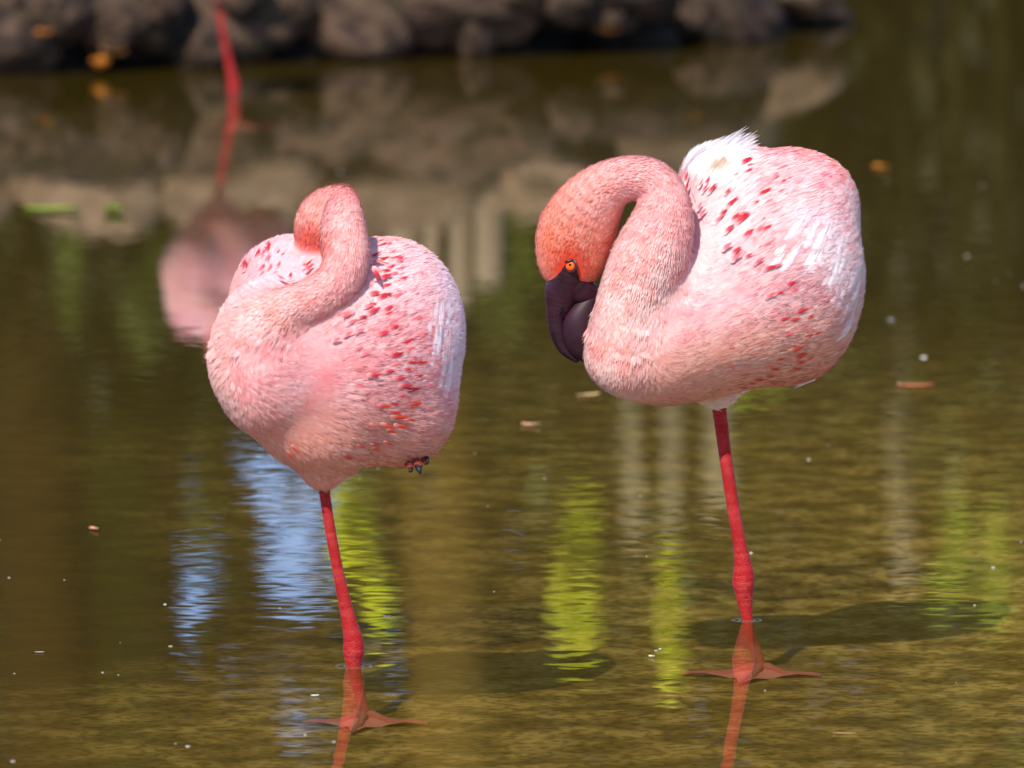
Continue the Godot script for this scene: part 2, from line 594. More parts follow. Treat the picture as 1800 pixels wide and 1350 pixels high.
# a long loose feather that lies over the body from one place on the drawing to another
func long_feather(b: Body, parent: Node, called: String, from: Vector2, bow: Vector2, to: Vector2, width: float, lift: float, root: Color, tip: Color, seed_: int) -> void:
	var rng := RandomNumberGenerator.new()
	rng.seed = seed_
	var v := PackedVector3Array()
	var c := PackedColorArray()
	var vn := PackedVector3Array()
	var idx := PackedInt32Array()
	var rows := 10
	var strands := 31
	var mid := PackedVector3Array()
	var nor := PackedVector3Array()
	for r in rows + 1:
		var t := float(r) / rows
		var q := from.lerp(bow, t).lerp(bow.lerp(to, t), t)
		var p := b.skin(q.x, q.y)
		if p.z < -0.085 or (r and p.distance_to(mid[r - 1] - nor[r - 1] * 0.002) > 0.03): return
		var n := b.normal(p)
		mid.append(p + n * (lerpf(-0.002, 0.0016, smoothstep(0.0, 0.5, t)) + lift * t * t))
		nor.append(n)
	for s in strands:
		var u := 2.0 * s / (strands - 1) - 1.0
		var reach := 1.0 - 0.2 * absf(u) - rng.randf() * 0.4
		var first := v.size()
		for r in rows + 1:
			var t := float(r) / rows * reach
			var at := t * rows
			var i := mini(int(at), rows - 1)
			var p := mid[i].lerp(mid[i + 1], at - i)
			var along := (mid[i + 1] - mid[i]).normalized()
			var n := nor[i].lerp(nor[i + 1], at - i)
			var side := along.cross(n).normalized()
			var w := width * (0.35 + 0.65 * sin(clampf(t * 1.3, 0.0, 1.0) * PI * 0.5)) * (1.0 - 0.45 * pow(t, 3.0))
			p += side * u * w * 0.42 - n * u * u * width * 0.1
			var wide := width * 0.05 * (1.0 if r < rows - 2 else (0.7 if r == rows - 2 else (0.45 if r == rows - 1 else 0.04)))
			for e in [-1, 1]:
				v.append(p + side * e * wide * 0.5 )
				vn.append((n + side * (u * 0.25 + e * 0.03)).normalized())
				c.append(root.lerp(tip, smoothstep(0.25, 0.9, t)) * rng.randf_range(0.96, 1.03))
		var fa := (v[first + 5] - v[first + 4]).cross(v[first + 6] - v[first + 4])
		var flip := fa.dot(vn[first + 4]) > 0.0
		for r in rows:
			var a := first + r * 2
			idx.append_array(PackedInt32Array([a, a + 2, a + 1, a + 1, a + 2, a + 3] if flip else [a, a + 1, a + 2, a + 1, a + 3, a + 2]))
	put(called, arrays_mesh(v, vn, c, idx), mats.plumage, parent)


# loose flank feathers in several overlapping, uneven rows
func ruffle(b: Body, parent: Node, blades: Array, rows: int, width: float, root: Color, tip: Color, seed_: int) -> void:
	var rng := RandomNumberGenerator.new()
	rng.seed = seed_
	for r in rows:
		for i in blades.size():
			var f = blades[i]
			var z := Vector2(f[4], f[5])
			var a := Vector2(f[0], f[1]).lerp(z, 0.08)
			var m := Vector2(f[2], f[3]).lerp(z, 0.12)
			var back := 0.30 * (rows - 1 - r)
			var shift := Vector2(rng.randfn(), rng.randfn()) * 5.0 - (z - a) * (back + rng.randf() * 0.16)
			var tone := root.lerp(tip, rng.randf() * 0.25)
			long_feather(b, parent, "flank_feather", a + shift, m + shift + Vector2(rng.randfn(), rng.randfn()) * 4.0, z + shift, width * rng.randf_range(0.75, 1.2) * b.k, rng.randf_range(0.0, 0.004), tone, tone.lerp(tip, rng.randf_range(0.3, 1.0)), seed_ + r * 40 + i)


func skin_part(b: Body, called: String, cell: float, material: Material, tint: Callable, parent: Node) -> Array:
	var s := b.skin_mesh(cell)
	var v: PackedVector3Array = s[0]
	var n := PackedVector3Array()
	var c := PackedColorArray()
	n.resize(v.size())
	c.resize(v.size())
	for i in v.size():
		n[i] = b.normal(v[i])
		c[i] = tint.call(v[i])
	put(called, arrays_mesh(v, n, c, s[1]), material, parent)
	return s


func leg_tint(u: float, ang: float) -> Color:
	var f := noise_b.get_noise_2d(u * 900.0, ang * 12.0)
	var g := noise_b.get_noise_2d(u * 5000.0, 3.0)
	var mark := smoothstep(0.42, 0.5, noise_b.get_noise_2d(u * 1400.0 + 9.0, ang * 18.0)) * smoothstep(0.55, 0.65, u)
	return rgb8(178, 18, 24).lerp(rgb8(202, 62, 64), clampf(0.25 + f * 0.9 + g * 0.8, 0.0, 1.0)).lerp(rgb8(186, 20, 16), smoothstep(0.62, 0.8, u)).lerp(rgb8(70, 20, 20), mark).lerp(rgb8(236, 120, 98), smoothstep(0.82, 0.86, u))


# a leg: points x, y, z, radius on the drawing; then the webbed foot on the bed of the pond
func leg(b: Body, parent: Node, nodes: Array) -> MeshInstance3D:
	var pts := []
	var rad := []
	for o in nodes:
		pts.append(b.at(o[0], o[1], o[2]))
		rad.append(o[3] * b.k)
	var p := spline(pts, 14)
	var r := spline_f(rad, 14)
	for i in r.size():
		r[i] *= 1.0 + 0.018 * sin(i * 2.1) + 0.02 * noise_b.get_noise_1d(i * 40.0)
	return put("leg", tube(p, r, 20, leg_tint), mats.leg, parent)


func ripple_ring(root: Node, x: float, z: float, r: float) -> void:
	for k in 2:
		var ring := TorusMesh.new()
		ring.inner_radius = r * (1.0 + 0.9 * k)
		ring.outer_radius = r * (1.0 + 0.9 * k) + 0.0022
		ring.rings = 40
		ring.ring_segments = 8
		var o := put("water_ring", ring, mats.meniscus, root)
		o.transform = Transform3D(Basis.from_scale(Vector3(1, 0.35 - 0.12 * k, 1)), Vector3(x, 0.0002, z))


func foot(b: Body, parent: Node, ankle: Vector3, tips: Array, radius: float, material: Material) -> void:
	# toes are tapered tubes, the webs between them are thin sheets with a hollow edge
	var tint := func(_u, _a): return rgb8(244, 140, 116)
	var ends := []
	for t in tips:
		var tip: Vector3 = t
		var pts := []
		var rad := []
		for i in 9:
			var u := i / 8.0
			var p := ankle.lerp(tip, u)
			p.y = lerpf(ankle.y, tip.y, smoothstep(0.0, 0.35, u)) + 0.003 * sin(u * PI * 3.0) * (1.0 - u)
			pts.append(p)
			rad.append(radius * lerpf(1.0, 0.35, pow(u, 0.8)) * (1.0 + 0.12 * sin(u * 16.0)))
		ends.append(pts)
		put("toe", tube(PackedVector3Array(pts), PackedFloat32Array(rad), 10, tint), material, parent)
	for w in ends.size() - 1:
		var v := PackedVector3Array()
		var c := PackedColorArray()
		var idx := PackedInt32Array()
		var A: Array = ends[w]
		var C: Array = ends[w + 1]
		for i in 9:
			for j in 7:
				var u := i / 8.0
				var s := j / 6.0
				var hollow := 1.0 - 0.42 * sin(s * PI)
				var x := u * 8.0 * lerpf(1.0, hollow, u)
				var lo := mini(int(x), 7)
				var pa: Vector3 = (A[lo] as Vector3).lerp(A[lo + 1], x - lo)
				var pc: Vector3 = (C[lo] as Vector3).lerp(C[lo + 1], x - lo)
				v.append(pa.lerp(pc, s) + Vector3(0, -0.001 + 0.0025 * sin(s * 9.0) * u, 0))
				c.append(rgb8(246, 152, 126))
		for i in 8:
			for j in 6:
				var a := i * 7 + j
				idx.append_array(PackedInt32Array([a, a + 1, a + 7, a + 1, a + 8, a + 7]))
		put("web", arrays_mesh(v, smooth_normals(v, idx), c, idx), material, parent)


func ball(x: float, y: float, z: float, n := 24) -> SphereMesh:
	var s := SphereMesh.new()
	s.radius = 0.5
	s.height = 1.0
	s.radial_segments = n
	s.rings = n / 2
	return s


func pebble_shape(size: Vector3, at: Vector3, turn: Vector3) -> Transform3D:
	return Transform3D(Basis.from_euler(turn) * Basis.from_scale(size), at)


# ---------------------------------------------------------------- the birds
func right_bird() -> void:
	var root := base("flamingo", Vector3(0.3, 0.0, -10.8))
	tag(root, "pale pink flamingo with its dark bill and orange eye showing, standing on the right", "flamingo", "flamingos resting on one leg")
	var b := Body.new()
	b.k = 10.91 / 15000.0
	b.wx = 1312
	b.wy = 1090
	b.kb = 0.035
	b.kn = 0.006
	b.blob(1336, 486, 0, 178, 180, 150)
	b.blob(1320, 392, -40, 120, 118, 120)
	b.blob(1160, 597, 62, 126, 117, 116)
	b.blob(1380, 556, -10, 104, 116, 108)
	b.blob(1395, 374, -62, 112, 104, 112)
	b.blob(1250, 560, 30, 150, 130, 125)
	b.blob(1258, 318, -50, 62, 62, 60)
	b.blob(1257, 692, 10, 25, 26, 25)
	var neck := [
		[1096, 624, 104, 69, 1.0], [1110, 532, 122, 64, 1.0], [1137, 458, 124, 66, 0.95], [1158, 402, 120, 56, 0.95], [1161, 354, 114, 43, 0.95], [1140, 325, 108, 39, 0.95],
		[1104, 319, 100, 39, 0.95], [1064, 333, 92, 44, 0.9], [1033, 366, 84, 57, 0.8], [1010, 412, 76, 68, 0.66], [1001, 453, 72, 60, 0.66], [994, 478, 70, 41, 0.72]]
	b.chain(neck, 3)
	b.source = b.at(1110, 600, 60)
	b.tail = Vector3(0.62, 0.3, -0.25)
	var beak := Body.new()
	beak.k = b.k; beak.wx = b.wx; beak.wy = b.wy
	beak.kn = 0.002
	beak.chain([[999, 468, 95, 21, 0.8], [995, 490, 84, 27, 0.9], [985, 512, 74, 30, 0.9], [981, 537, 72, 24, 0.85], [975, 563, 71, 16, 0.9], [979, 593, 70, 13, 1.0], [990, 617, 69, 10, 1.0], [1010, 634, 68, 6, 1.0]], 3)
	beak.chain([[1000, 492, 82, 24, 0.9], [1018, 512, 74, 26, 0.8], [1032, 520, 70, 20, 0.8]], 2)
	var lower := Body.new()
	lower.k = b.k; lower.wx = b.wx; lower.wy = b.wy
	lower.chain([[1044, 518, 70, 13, 0.9], [1029, 541, 71, 21, 0.9], [1016, 570, 71, 31, 0.8], [1018, 597, 70, 32, 0.8], [1031, 617, 69, 24, 0.85], [1050, 636, 68, 12, 1.0]], 7)
	var keep := Body.new()
	keep.k = b.k; keep.wx = b.wx; keep.wy = b.wy
	keep.chain([[999, 468, 96, 22, 0.9], [993, 495, 84, 27, 1.1], [986, 515, 76, 31, 1.1], [981, 540, 72, 24, 1.0]], 2)
	keep.chain([[1000, 498, 82, 24, 1.1], [1018, 518, 74, 25, 1.1], [1034, 540, 70, 24, 1.1]], 2)
	var segs := float(b.ca.size())
	var tint := func(p: Vector3) -> Color:
		b.full(p)
		return right_plumage(b.drawn(p), p, neckness(b), b.near_c / segs, 0.3) * Color(0.9, 0.8, 0.8)
	var s := skin_part(b, "body", 0.0055, mats.plumage, tint, root)
	plumage(b, root, s[0], s[1], true, keep, 21)
	var horn := func(p: Vector3) -> Color:
		var f := noise_b.get_noise_3dv(p * 900.0)
		return rgb8(40, 20, 30).lerp(rgb8(64, 32, 46), clampf(0.4 + f, 0.0, 1.0))
	skin_part(beak, "upper_bill", 0.0016, mats.horn, horn, root)
	var horn_low := func(p: Vector3) -> Color:
		return rgb8(42, 20, 32).lerp(rgb8(56, 28, 42), clampf(0.4 + noise_b.get_noise_3dv(p * 900.0), 0.0, 1.0))
	skin_part(lower, "lower_bill", 0.0016, mats.horn, horn_low, root)
	var nostril := put("nostril", ball(1, 1, 1, 14), mats.black, root)
	nostril.transform = pebble_shape(Vector3(5, 26, 4) * b.k, b.at(985, 545, 92), Vector3(0, 0, -0.35))
	# the eye: dark skin ring, orange iris, pupil and a lid half over it
	var eye := put("eye", ball(1, 1, 1), mats.iris, root)
	eye.transform = pebble_shape(Vector3(18, 17, 9) * b.k, b.at(999, 471, 111.5), Vector3(-0.1, -0.25, 0.3))
	var ring := TorusMesh.new()
	ring.inner_radius = 0.42
	ring.outer_radius = 0.72
	var rim := put("eye_ring", ring, mats.lid, root)
	rim.transform = Transform3D(Basis.from_euler(Vector3(PI / 2 - 0.1, -0.25, 0.3)) * Basis.from_scale(Vector3(19, 12, 18) * b.k), b.at(999, 471, 111))
	var pupil := put("pupil", ball(1, 1, 1, 14), mats.black, root)
	pupil.transform = pebble_shape(Vector3(5, 5, 3) * b.k, b.at(998, 468.5, 115.5), Vector3.ZERO)
	var lid := put("eyelid", ball(1, 1, 1, 18), mats.lid, root)
	lid.transform = pebble_shape(Vector3(17, 5.5, 7) * b.k, b.at(996.5, 461.8, 112.5), Vector3(0, 0, 0.3))
	var lg := leg(b, root, [[1256, 690, 10, 14], [1263, 725, 10, 12.8], [1273, 800, 9, 11.2], [1287, 890, 8, 11.2], [1299, 955, 6, 11.8], [1304, 985, 4, 14.5], [1306, 1008, 3, 18.5], [1306, 1024, 3, 19.5], [1308, 1050, 1, 15], [1313, 1086, 0, 9.6], [1324, 1128, -2, 9.6], [1336, 1172, -4, 11], [1338, 1182, -4, 10]])
	var an := b.at(1337, 1178, -4)
	an.y = BED + 0.008
	foot(b, lg, an, [Vector3(0.094, BED + 0.004, 0.035), Vector3(-0.012, BED + 0.004, 0.105), Vector3(-0.084, BED + 0.004, 0.02)], 0.0065, mats.leg)
	ripple_ring(root, 0.0, 0.0, 0.009)
	var d := base_less("thigh_tuft", root)
	thigh_tuft(b, d)
	red_tips(b, root, [
		1319, 276, 1.5, 0, 1328, 283, 1.2, 0, 1351, 280, 1.1, 0, 1310, 288, 1.3, 0, 1309, 299, 1.2, 0, 1290, 308, 1.6, 0, 1312, 306, 1.0, 1, 1351, 294, 1.3, 0, 1354, 313, 1.1, 1, 1339, 329, 1.4, 0, 1340, 343, 1.1, 0, 1365, 329, 0.9, 2, 1363, 343, 0.9, 2,
		1285, 359, 1.1, 0, 1320, 363, 1.1, 0, 1340, 366, 1.4, 0, 1350, 354, 0.9, 1, 1303, 386, 1.4, 0, 1270, 377, 0.8, 0, 1330, 392, 1.0, 0, 1280, 405, 0.9, 1, 1312, 413, 1.0, 1, 1342, 405, 1.0, 1, 1241, 336, 0.8, 1, 1214, 336, 0.9, 0, 1215, 364, 0.8, 1, 1203, 323, 0.7, 1, 1189, 316, 0.7, 0, 1254, 336, 1.0, 0,
		1237, 380, 0.8, 2, 1277, 436, 0.9, 2, 1292, 454, 0.9, 2, 1331, 460, 0.9, 2, 1343, 434, 1.0, 2, 1398, 432, 1.1, 2, 1428, 405, 1.1, 1, 1428, 429, 1.1, 1, 1417, 453, 0.8, 1, 1432, 463, 1.0, 0, 1412, 479, 1.0, 0, 1427, 492, 1.1, 0, 1452, 489, 1.1, 0, 1441, 514, 1.1, 0, 1459, 500, 1.0, 1,
		1425, 531, 1.1, 0, 1464, 527, 1.1, 3, 1405, 547, 1.0, 1, 1414, 562, 1.2, 3, 1392, 563, 0.9, 3, 1374, 562, 0.9, 1, 1448, 558, 1.0, 3, 1448, 577, 1.0, 3, 1429, 588, 0.9, 3, 1415, 593, 0.9, 3, 1383, 588, 0.8, 2, 1398, 612, 1.0, 3, 1405, 624, 1.1, 3, 1404, 636, 0.9, 3,
		1369, 620, 0.8, 3, 1368, 632, 0.9, 3, 1359, 649, 0.8, 3, 1351, 660, 0.8, 3, 1333, 666, 0.9, 3, 1358, 670, 0.8, 3, 1398, 649, 0.8, 3, 1420, 629, 0.7, 3, 1320, 674, 0.7, 3, 1306, 682, 0.6, 3, 1372, 300, 0.9, 2, 1378, 320, 0.9, 2, 1360, 470, 0.9, 2, 1385, 500, 0.9, 1, 1350, 520, 0.8, 2, 1400, 277, 1.3, 2, 1424, 288, 1.2, 2, 1450, 306, 1.3, 2, 1474, 334, 1.2, 1, 1486, 352, 1.2, 2, 1340, 270, 1.4, 1], true, 31)
	var white := rgb8(250, 244, 246)
	var pinkish := rgb8(246, 216, 216)
	var blades := [
		[1352, 470, 1392, 420, 1424, 364, 20], [1368, 478, 1408, 428, 1440, 366, 20], [1380, 490, 1424, 440, 1452, 372, 20], [1394, 500, 1440, 450, 1462, 386, 19], [1408, 506, 1452, 460, 1468, 404, 18], [1424, 520, 1464, 470, 1480, 394, 20],
		[1434, 530, 1474, 480, 1488, 408, 19], [1444, 545, 1482, 495, 1494, 430, 19], [1452, 560, 1492, 510, 1502, 446, 18], [1460, 575, 1498, 530, 1508, 466, 18], [1466, 590, 1504, 545, 1512, 488, 17], [1470, 605, 1506, 560, 1514, 508, 16]]
	ruffle(b, root, blades, 2, 32.0, rgb8(244, 214, 217), white, 60)
	var tuft := [[1255, 300, 1290, 262, 1332, 236], [1262, 296, 1300, 258, 1330, 246], [1250, 290, 1280, 252, 1318, 232], [1270, 300, 1305, 268, 1336, 256], [1240, 286, 1268, 254, 1306, 240], [1275, 306, 1310, 276, 1334, 264], [1215, 300, 1240, 262, 1285, 248], [1200, 306, 1222, 272, 1262, 256]]
	for i in tuft.size():
		var f = tuft[i]
		loose_plume(b, root, Vector2(f[0], f[1]), Vector2(f[2], f[3]), Vector2(f[4], f[5]), -40.0 + 6.0 * (i % 4), 15.0 * b.k, white, 90 + i)
	loose_plume(b, root, Vector2(1430, 668), Vector2(1412, 674), Vector2(1388, 684), 20.0, 5.0 * b.k, rgb8(240, 214, 196), 99)


func base_less(called: String, parent: Node) -> Node3D:
	var o := Node3D.new()
	o.name = called
	parent.add_child(o, true)
	return o


# a plume that stands free of the body at a given depth on the drawing
func loose_plume(b: Body, parent: Node, from: Vector2, bow: Vector2, to: Vector2, z: float, width: float, tone: Color, seed_: int) -> void:
	var rng := RandomNumberGenerator.new()
	rng.seed = seed_
	var v := PackedVector3Array()
	var c := PackedColorArray()
	var idx := PackedInt32Array()
	for s in 9:
		var u := s / 4.0 - 1.0
		var reach := 1.0 - rng.randf() * 0.25
		var first := v.size()
		for r in 9:
			var t := r / 8.0 * reach
			var q := from.lerp(bow, t).lerp(bow.lerp(to, t), t)
			var p := b.at(q.x, q.y, z + u * 10.0)
			var dir := (to - from).normalized()
			var side := Vector3(dir.y, dir.x, 0.4).normalized()
			p += side * u * width * 0.5 * (0.6 + 0.6 * t) + Vector3(0, 0, 1) * (1.0 - u * u) * width * 0.3
			var wide := width * 0.2 * (1.0 - pow(t / reach, 3.0)) + 0.0001
			v.append(p - side * wide * 0.5)
			v.append(p + side * wide * 0.5)
			c.append(tone)
			c.append(tone)
		for r in 8:
			var a := first + r * 2
			idx.append_array(PackedInt32Array([a, a + 2, a + 1, a + 1, a + 2, a + 3]))
	put("loose_plume", arrays_mesh(v, smooth_normals(v, idx), c, idx), mats.plumage, parent)


func thigh_tuft(b: Body, parent: Node) -> void:
	var rng := RandomNumberGenerator.new()
	rng.seed = 77
	var where: Array[Transform3D] = []
	var tints := PackedColorArray()
	for i in 1500:
		var n := Vector3(rng.randfn(), rng.randfn() * 0.8 - 0.1, rng.randfn()).normalized()
		var c := b.at(1258, 702, 10)
		var p := c + n * Vector3(20, 15, 20) * b.k
		var d := (Vector3(0.05, -1.0, 0) + n * 0.3).normalized()
		if absf(n.y) > 0.93: continue
		where.append(placed_feather(p, n, d, 0.25, 0.0075, 0.003, 0.0075))
		tints.append(rgb8(242, 224, 216))
	scattered("down", feather(3, 0.5, 0.4, 0.06, 0.2, Color(0.96, 0.94, 0.93), Color(1, 1, 1), 8), mats.plumage, where, tints, parent)


func left_bird() -> Node3D:
	var root := base("flamingo", Vector3(-0.195, 0.0, -10.4))
	tag(root, "sleeping flamingo on the left with its head tucked out of sight behind its neck", "flamingo", "flamingos resting on one leg")
	var b := Body.new()
	b.k = 10.51 / 15000.0
	b.wx = 622
	b.wy = 1172
	b.far = 10.5
	b.tilt = 0.148
	b.kb = 0.035
	b.kn = 0.006
	b.blob(612, 624, 0, 196, 194, 168)
	b.blob(474, 632, 70, 100, 140, 112)
	b.blob(686, 567, -55, 122, 140, 132)
	b.blob(515, 525, -40, 106, 106, 108)
	b.blob(708, 728, 0, 84, 88, 92)
	b.blob(560, 760, 30, 90, 68, 80)
	b.blob(568, 822, 5, 30, 40, 32)
	b.chain([[446, 640, 84, 62, 1.0], [464, 588, 122, 55, 1.0], [508, 553, 140, 42, 0.95], [553, 532, 140, 39, 0.95], [594, 505, 132, 40, 0.95], [612, 467, 118, 41, 0.95], [608, 424, 102, 42, 0.95], [607, 386, 82, 35, 0.95], [606, 360, 62, 27, 1.0], [592, 362, 46, 29, 1.0], [574, 392, 34, 49, 0.85], [568, 424, 26, 47, 0.8], [570, 450, 16, 36, 0.8]], 3)
	b.source = b.at(455, 610, 110)
	b.tail = Vector3(0.45, 0.28, -0.5)
	var segs := float(b.ca.size())
	var tint := func(p: Vector3) -> Color:
		b.full(p)
		return left_plumage(b.drawn(p), p, neckness(b), b.near_c / segs, 0.3) * Color(0.9, 0.8, 0.8)
	var s := skin_part(b, "body", 0.0055, mats.plumage, tint, root)
	plumage(b, root, s[0], s[1], false, null, 22)
	var lg := leg(b, root, [[569, 835, 5, 12], [572, 870, 5, 9.8], [582, 935, 5, 9.4], [594, 1000, 4, 9.8], [605, 1052, 3, 11.2], [614, 1092, 2, 13.5], [621, 1124, 1, 17], [622, 1144, 1, 18.6], [622, 1160, 0, 16], [624, 1180, 0, 12], [631, 1214, -2, 10.5], [640, 1254, -4, 11], [642, 1264, -4, 10]])
	var an := b.at(641, 1262, -4)
	an.y = BED + 0.008
	foot(b, lg, an, [Vector3(0.092, BED + 0.004, 0.035), Vector3(0.0, BED + 0.004, 0.105), Vector3(-0.062, BED + 0.004, 0.03)], 0.0065, mats.leg)
	ripple_ring(root, 0.0, 0.0, 0.011)
	# the other foot, drawn up into the belly feathers, shows its claws
	var up := base_less("folded_foot", root)
	for f in [[736, 822, 62, 741, 835, 70, 5.5], [724, 826, 66, 722, 832, 72, 4.5], [752, 806, 50, 753, 818, 54, 3.5]]:
		var claw := tube(PackedVector3Array([b.at(f[0], f[1], f[2]), b.at((f[0] + f[3]) * 0.5 + 1, (f[1] + f[4]) * 0.5, f[5] + 2), b.at(f[3], f[4], f[5])]), PackedFloat32Array([f[6] * b.k, f[6] * b.k * 0.9, f[6] * b.k * 0.35]), 10, func(_u, _a): return rgb8(36, 34, 40))
		put("claw", claw, mats.horn, up)
	for f in [[732, 812, 54, 740, 824, 62, 8.0], [746, 808, 46, 752, 816, 52, 6.0], [718, 816, 58, 725, 827, 66, 6.0]]:
		var toe := tube(PackedVector3Array([b.at(f[0], f[1], f[2]), b.at(f[3], f[4], f[5])]), PackedFloat32Array([f[6] * b.k, f[6] * b.k * 0.8]), 10, func(_u, _a): return rgb8(150, 60, 52))
		put("toe", toe, mats.leg, up)
	red_tips(b, root, [
		675, 437, 1.0, 0, 669, 429, 0.9, 0, 661, 421, 1.0, 0, 677, 462, 1.2, 0, 691, 460, 0.9, 1, 691, 449, 0.8, 2, 664, 455, 1.0, 0, 705, 466, 0.8, 2, 679, 482, 1.1, 0, 691, 475, 0.8, 1, 704, 479, 0.9, 2, 661, 499, 1.1, 0, 682, 494, 1.0, 0, 684, 507, 0.9, 1, 701, 499, 1.0, 2, 711, 499, 0.8, 2, 682, 525, 1.2, 0, 730, 514, 0.9, 2,
		729, 541, 0.9, 2, 684, 557, 1.2, 1, 662, 551, 1.0, 1, 665, 522, 0.9, 1, 687, 546, 0.9, 1, 626, 569, 0.8, 2, 643, 563, 0.9, 1, 659, 540, 0.8, 1, 736, 563, 1.1, 2, 713, 540, 0.8, 2, 681, 589, 0.9, 1, 721, 603, 1.1, 1, 740, 602, 1.1, 2, 760, 593, 1.1, 1, 703, 626, 1.0, 0, 724, 641, 1.3, 0, 744, 641, 1.1, 0, 762, 647, 1.0, 0,
		666, 660, 0.9, 1, 710, 667, 1.0, 1, 739, 664, 0.9, 1, 714, 683, 1.2, 3, 730, 686, 1.2, 0, 753, 683, 1.2, 3, 733, 712, 1.2, 3, 708, 733, 1.1, 3, 698, 712, 0.9, 1, 682, 715, 0.9, 3, 700, 725, 0.9, 3, 688, 749, 1.0, 3, 710, 749, 0.9, 3, 694, 759, 0.7, 3, 726, 739, 0.8, 3, 664, 748, 0.7, 2, 617, 804, 0.8, 3, 664, 781, 0.6, 3, 666, 789, 0.6, 3, 640, 784, 0.6, 3, 687, 777, 0.6, 3, 525, 787, 0.6, 3, 519, 798, 0.8, 3,
		497, 456, 1.1, 0, 516, 457, 1.1, 0, 536, 463, 0.9, 1, 532, 476, 1.2, 0, 549, 473, 0.8, 0, 554, 486, 0.9, 0, 484, 488, 1.2, 0, 464, 476, 0.9, 2, 464, 486, 0.9, 2, 476, 459, 0.9, 2, 490, 450, 0.9, 0, 476, 441, 1.1, 0, 438, 470, 1.1, 0, 458, 450, 1.0, 0, 515, 489, 0.6, 0, 467, 450, 0.8, 2, 640, 585, 0.7, 2, 600, 600, 0.6, 2, 650, 625, 0.7, 2, 690, 655, 0.7, 1], false, 32)
	var white := rgb8(248, 242, 248)
	var lilac := rgb8(242, 206, 212)
	var blades := [[752, 628, 768, 560, 768, 506], [760, 640, 778, 560, 774, 492], [766, 655, 788, 575, 782, 500], [772, 668, 796, 590, 790, 502], [778, 680, 804, 600, 797, 506], [784, 692, 810, 615, 803, 520], [786, 702, 814, 630, 808, 540], [788, 712, 817, 645, 813, 560], [758, 618, 770, 570, 762, 516]]
	ruffle(b, root, blades, 2, 26.0, rgb8(242, 206, 212), white, 160)
	return root


# ---------------------------------------------------------------- the pond, the bank and what grows round it
func shore(x: float) -> float:   # z of the far edge of the water
	var far := -19.75 - 0.55 * smoothstep(-1.2, 0.0, x) - 0.9 * smoothstep(0.1, 0.8, x)
	return lerpf(far, -35.0, smoothstep(0.72, 1.0, x))


func ground_height(x: float, z: float) -> float:
	var inside := minf(minf(z - shore(x) + 0.4, -4.0 - z), minf(x + 7.0, 7.5 - x))
	var bed := BED - 0.02 * smoothstep(-12.0, -17.0, z) - 0.5 * smoothstep(0.6, 3.0, x) * smoothstep(-20.0, -26.0, z)
	if z > -12.5: bed = BED
	var land := 0.22 + 0.25 * smoothstep(0.0, -1.5, inside)
	var wob := noise_b.get_noise_2d(x * 14.0, z * 14.0) * 0.05
	return lerpf(land + wob, bed, smoothstep(-0.25, 0.35, inside))


func build_ground() -> void:
	var xs := []
	var zs := []
	for e in [-300.0, -120.0, -60.0, -30.0, -18.0, -12.0]: xs.append(e)
	for i in 161: xs.append(-8.0 + i * 0.1)
	for e in [12.0, 18.0, 30.0, 60.0, 120.0, 300.0]: xs.append(e)
	for e in [-400.0, -200.0, -100.0, -70.0, -55.0, -48.0]: zs.append(e)
	for i in 226: zs.append(-44.0 + i * 0.2)
	for e in [4.0, 10.0, 30.0, 80.0, 300.0]: zs.append(e)
	var v := PackedVector3Array()
	var c := PackedColorArray()
	var uv := PackedVector2Array()
	var idx := PackedInt32Array()
	for z in zs:
		for x in xs:
			var y := ground_height(x, z)
			v.append(Vector3(x, y, z))
			uv.append(Vector2(x, z))
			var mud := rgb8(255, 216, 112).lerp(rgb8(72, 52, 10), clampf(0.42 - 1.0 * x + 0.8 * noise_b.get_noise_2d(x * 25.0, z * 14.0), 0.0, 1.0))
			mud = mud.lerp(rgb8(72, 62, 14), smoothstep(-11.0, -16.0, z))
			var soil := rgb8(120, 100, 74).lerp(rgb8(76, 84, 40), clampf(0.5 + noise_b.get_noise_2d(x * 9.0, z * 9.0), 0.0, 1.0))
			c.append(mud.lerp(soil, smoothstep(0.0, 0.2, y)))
	var w := xs.size()
	for j in zs.size() - 1:
		for i in w - 1:
			var a := j * w + i
			idx.append_array(PackedInt32Array([a, a + 1, a + w, a + 1, a + w + 1, a + w]))
	var m := matte("mud")
	m.albedo_texture = noise_texture(0.030, 4, [Color(0.6, 0.58, 0.48), Color(0.74, 0.72, 0.64), Color(0.95, 0.94, 0.9), Color(1, 1, 1)], [0.0, 0.33, 0.5, 1.0], 1024)
	m.uv1_scale = Vector3(1.45, 1.45, 1.0)
	m.detail_enabled = true
	m.detail_blend_mode = BaseMaterial3D.BLEND_MODE_MUL
	m.detail_albedo = noise_texture(0.011, 5, [Color(0.62, 0.6, 0.5), Color(1, 1, 1)], [0.25, 0.7], 512)
	m.detail_uv_layer = BaseMaterial3D.DETAIL_UV_1
	tag(put("ground", arrays_mesh(v, smooth_normals(v, idx), c, idx, uv), m, self), "", "", "", "structure")


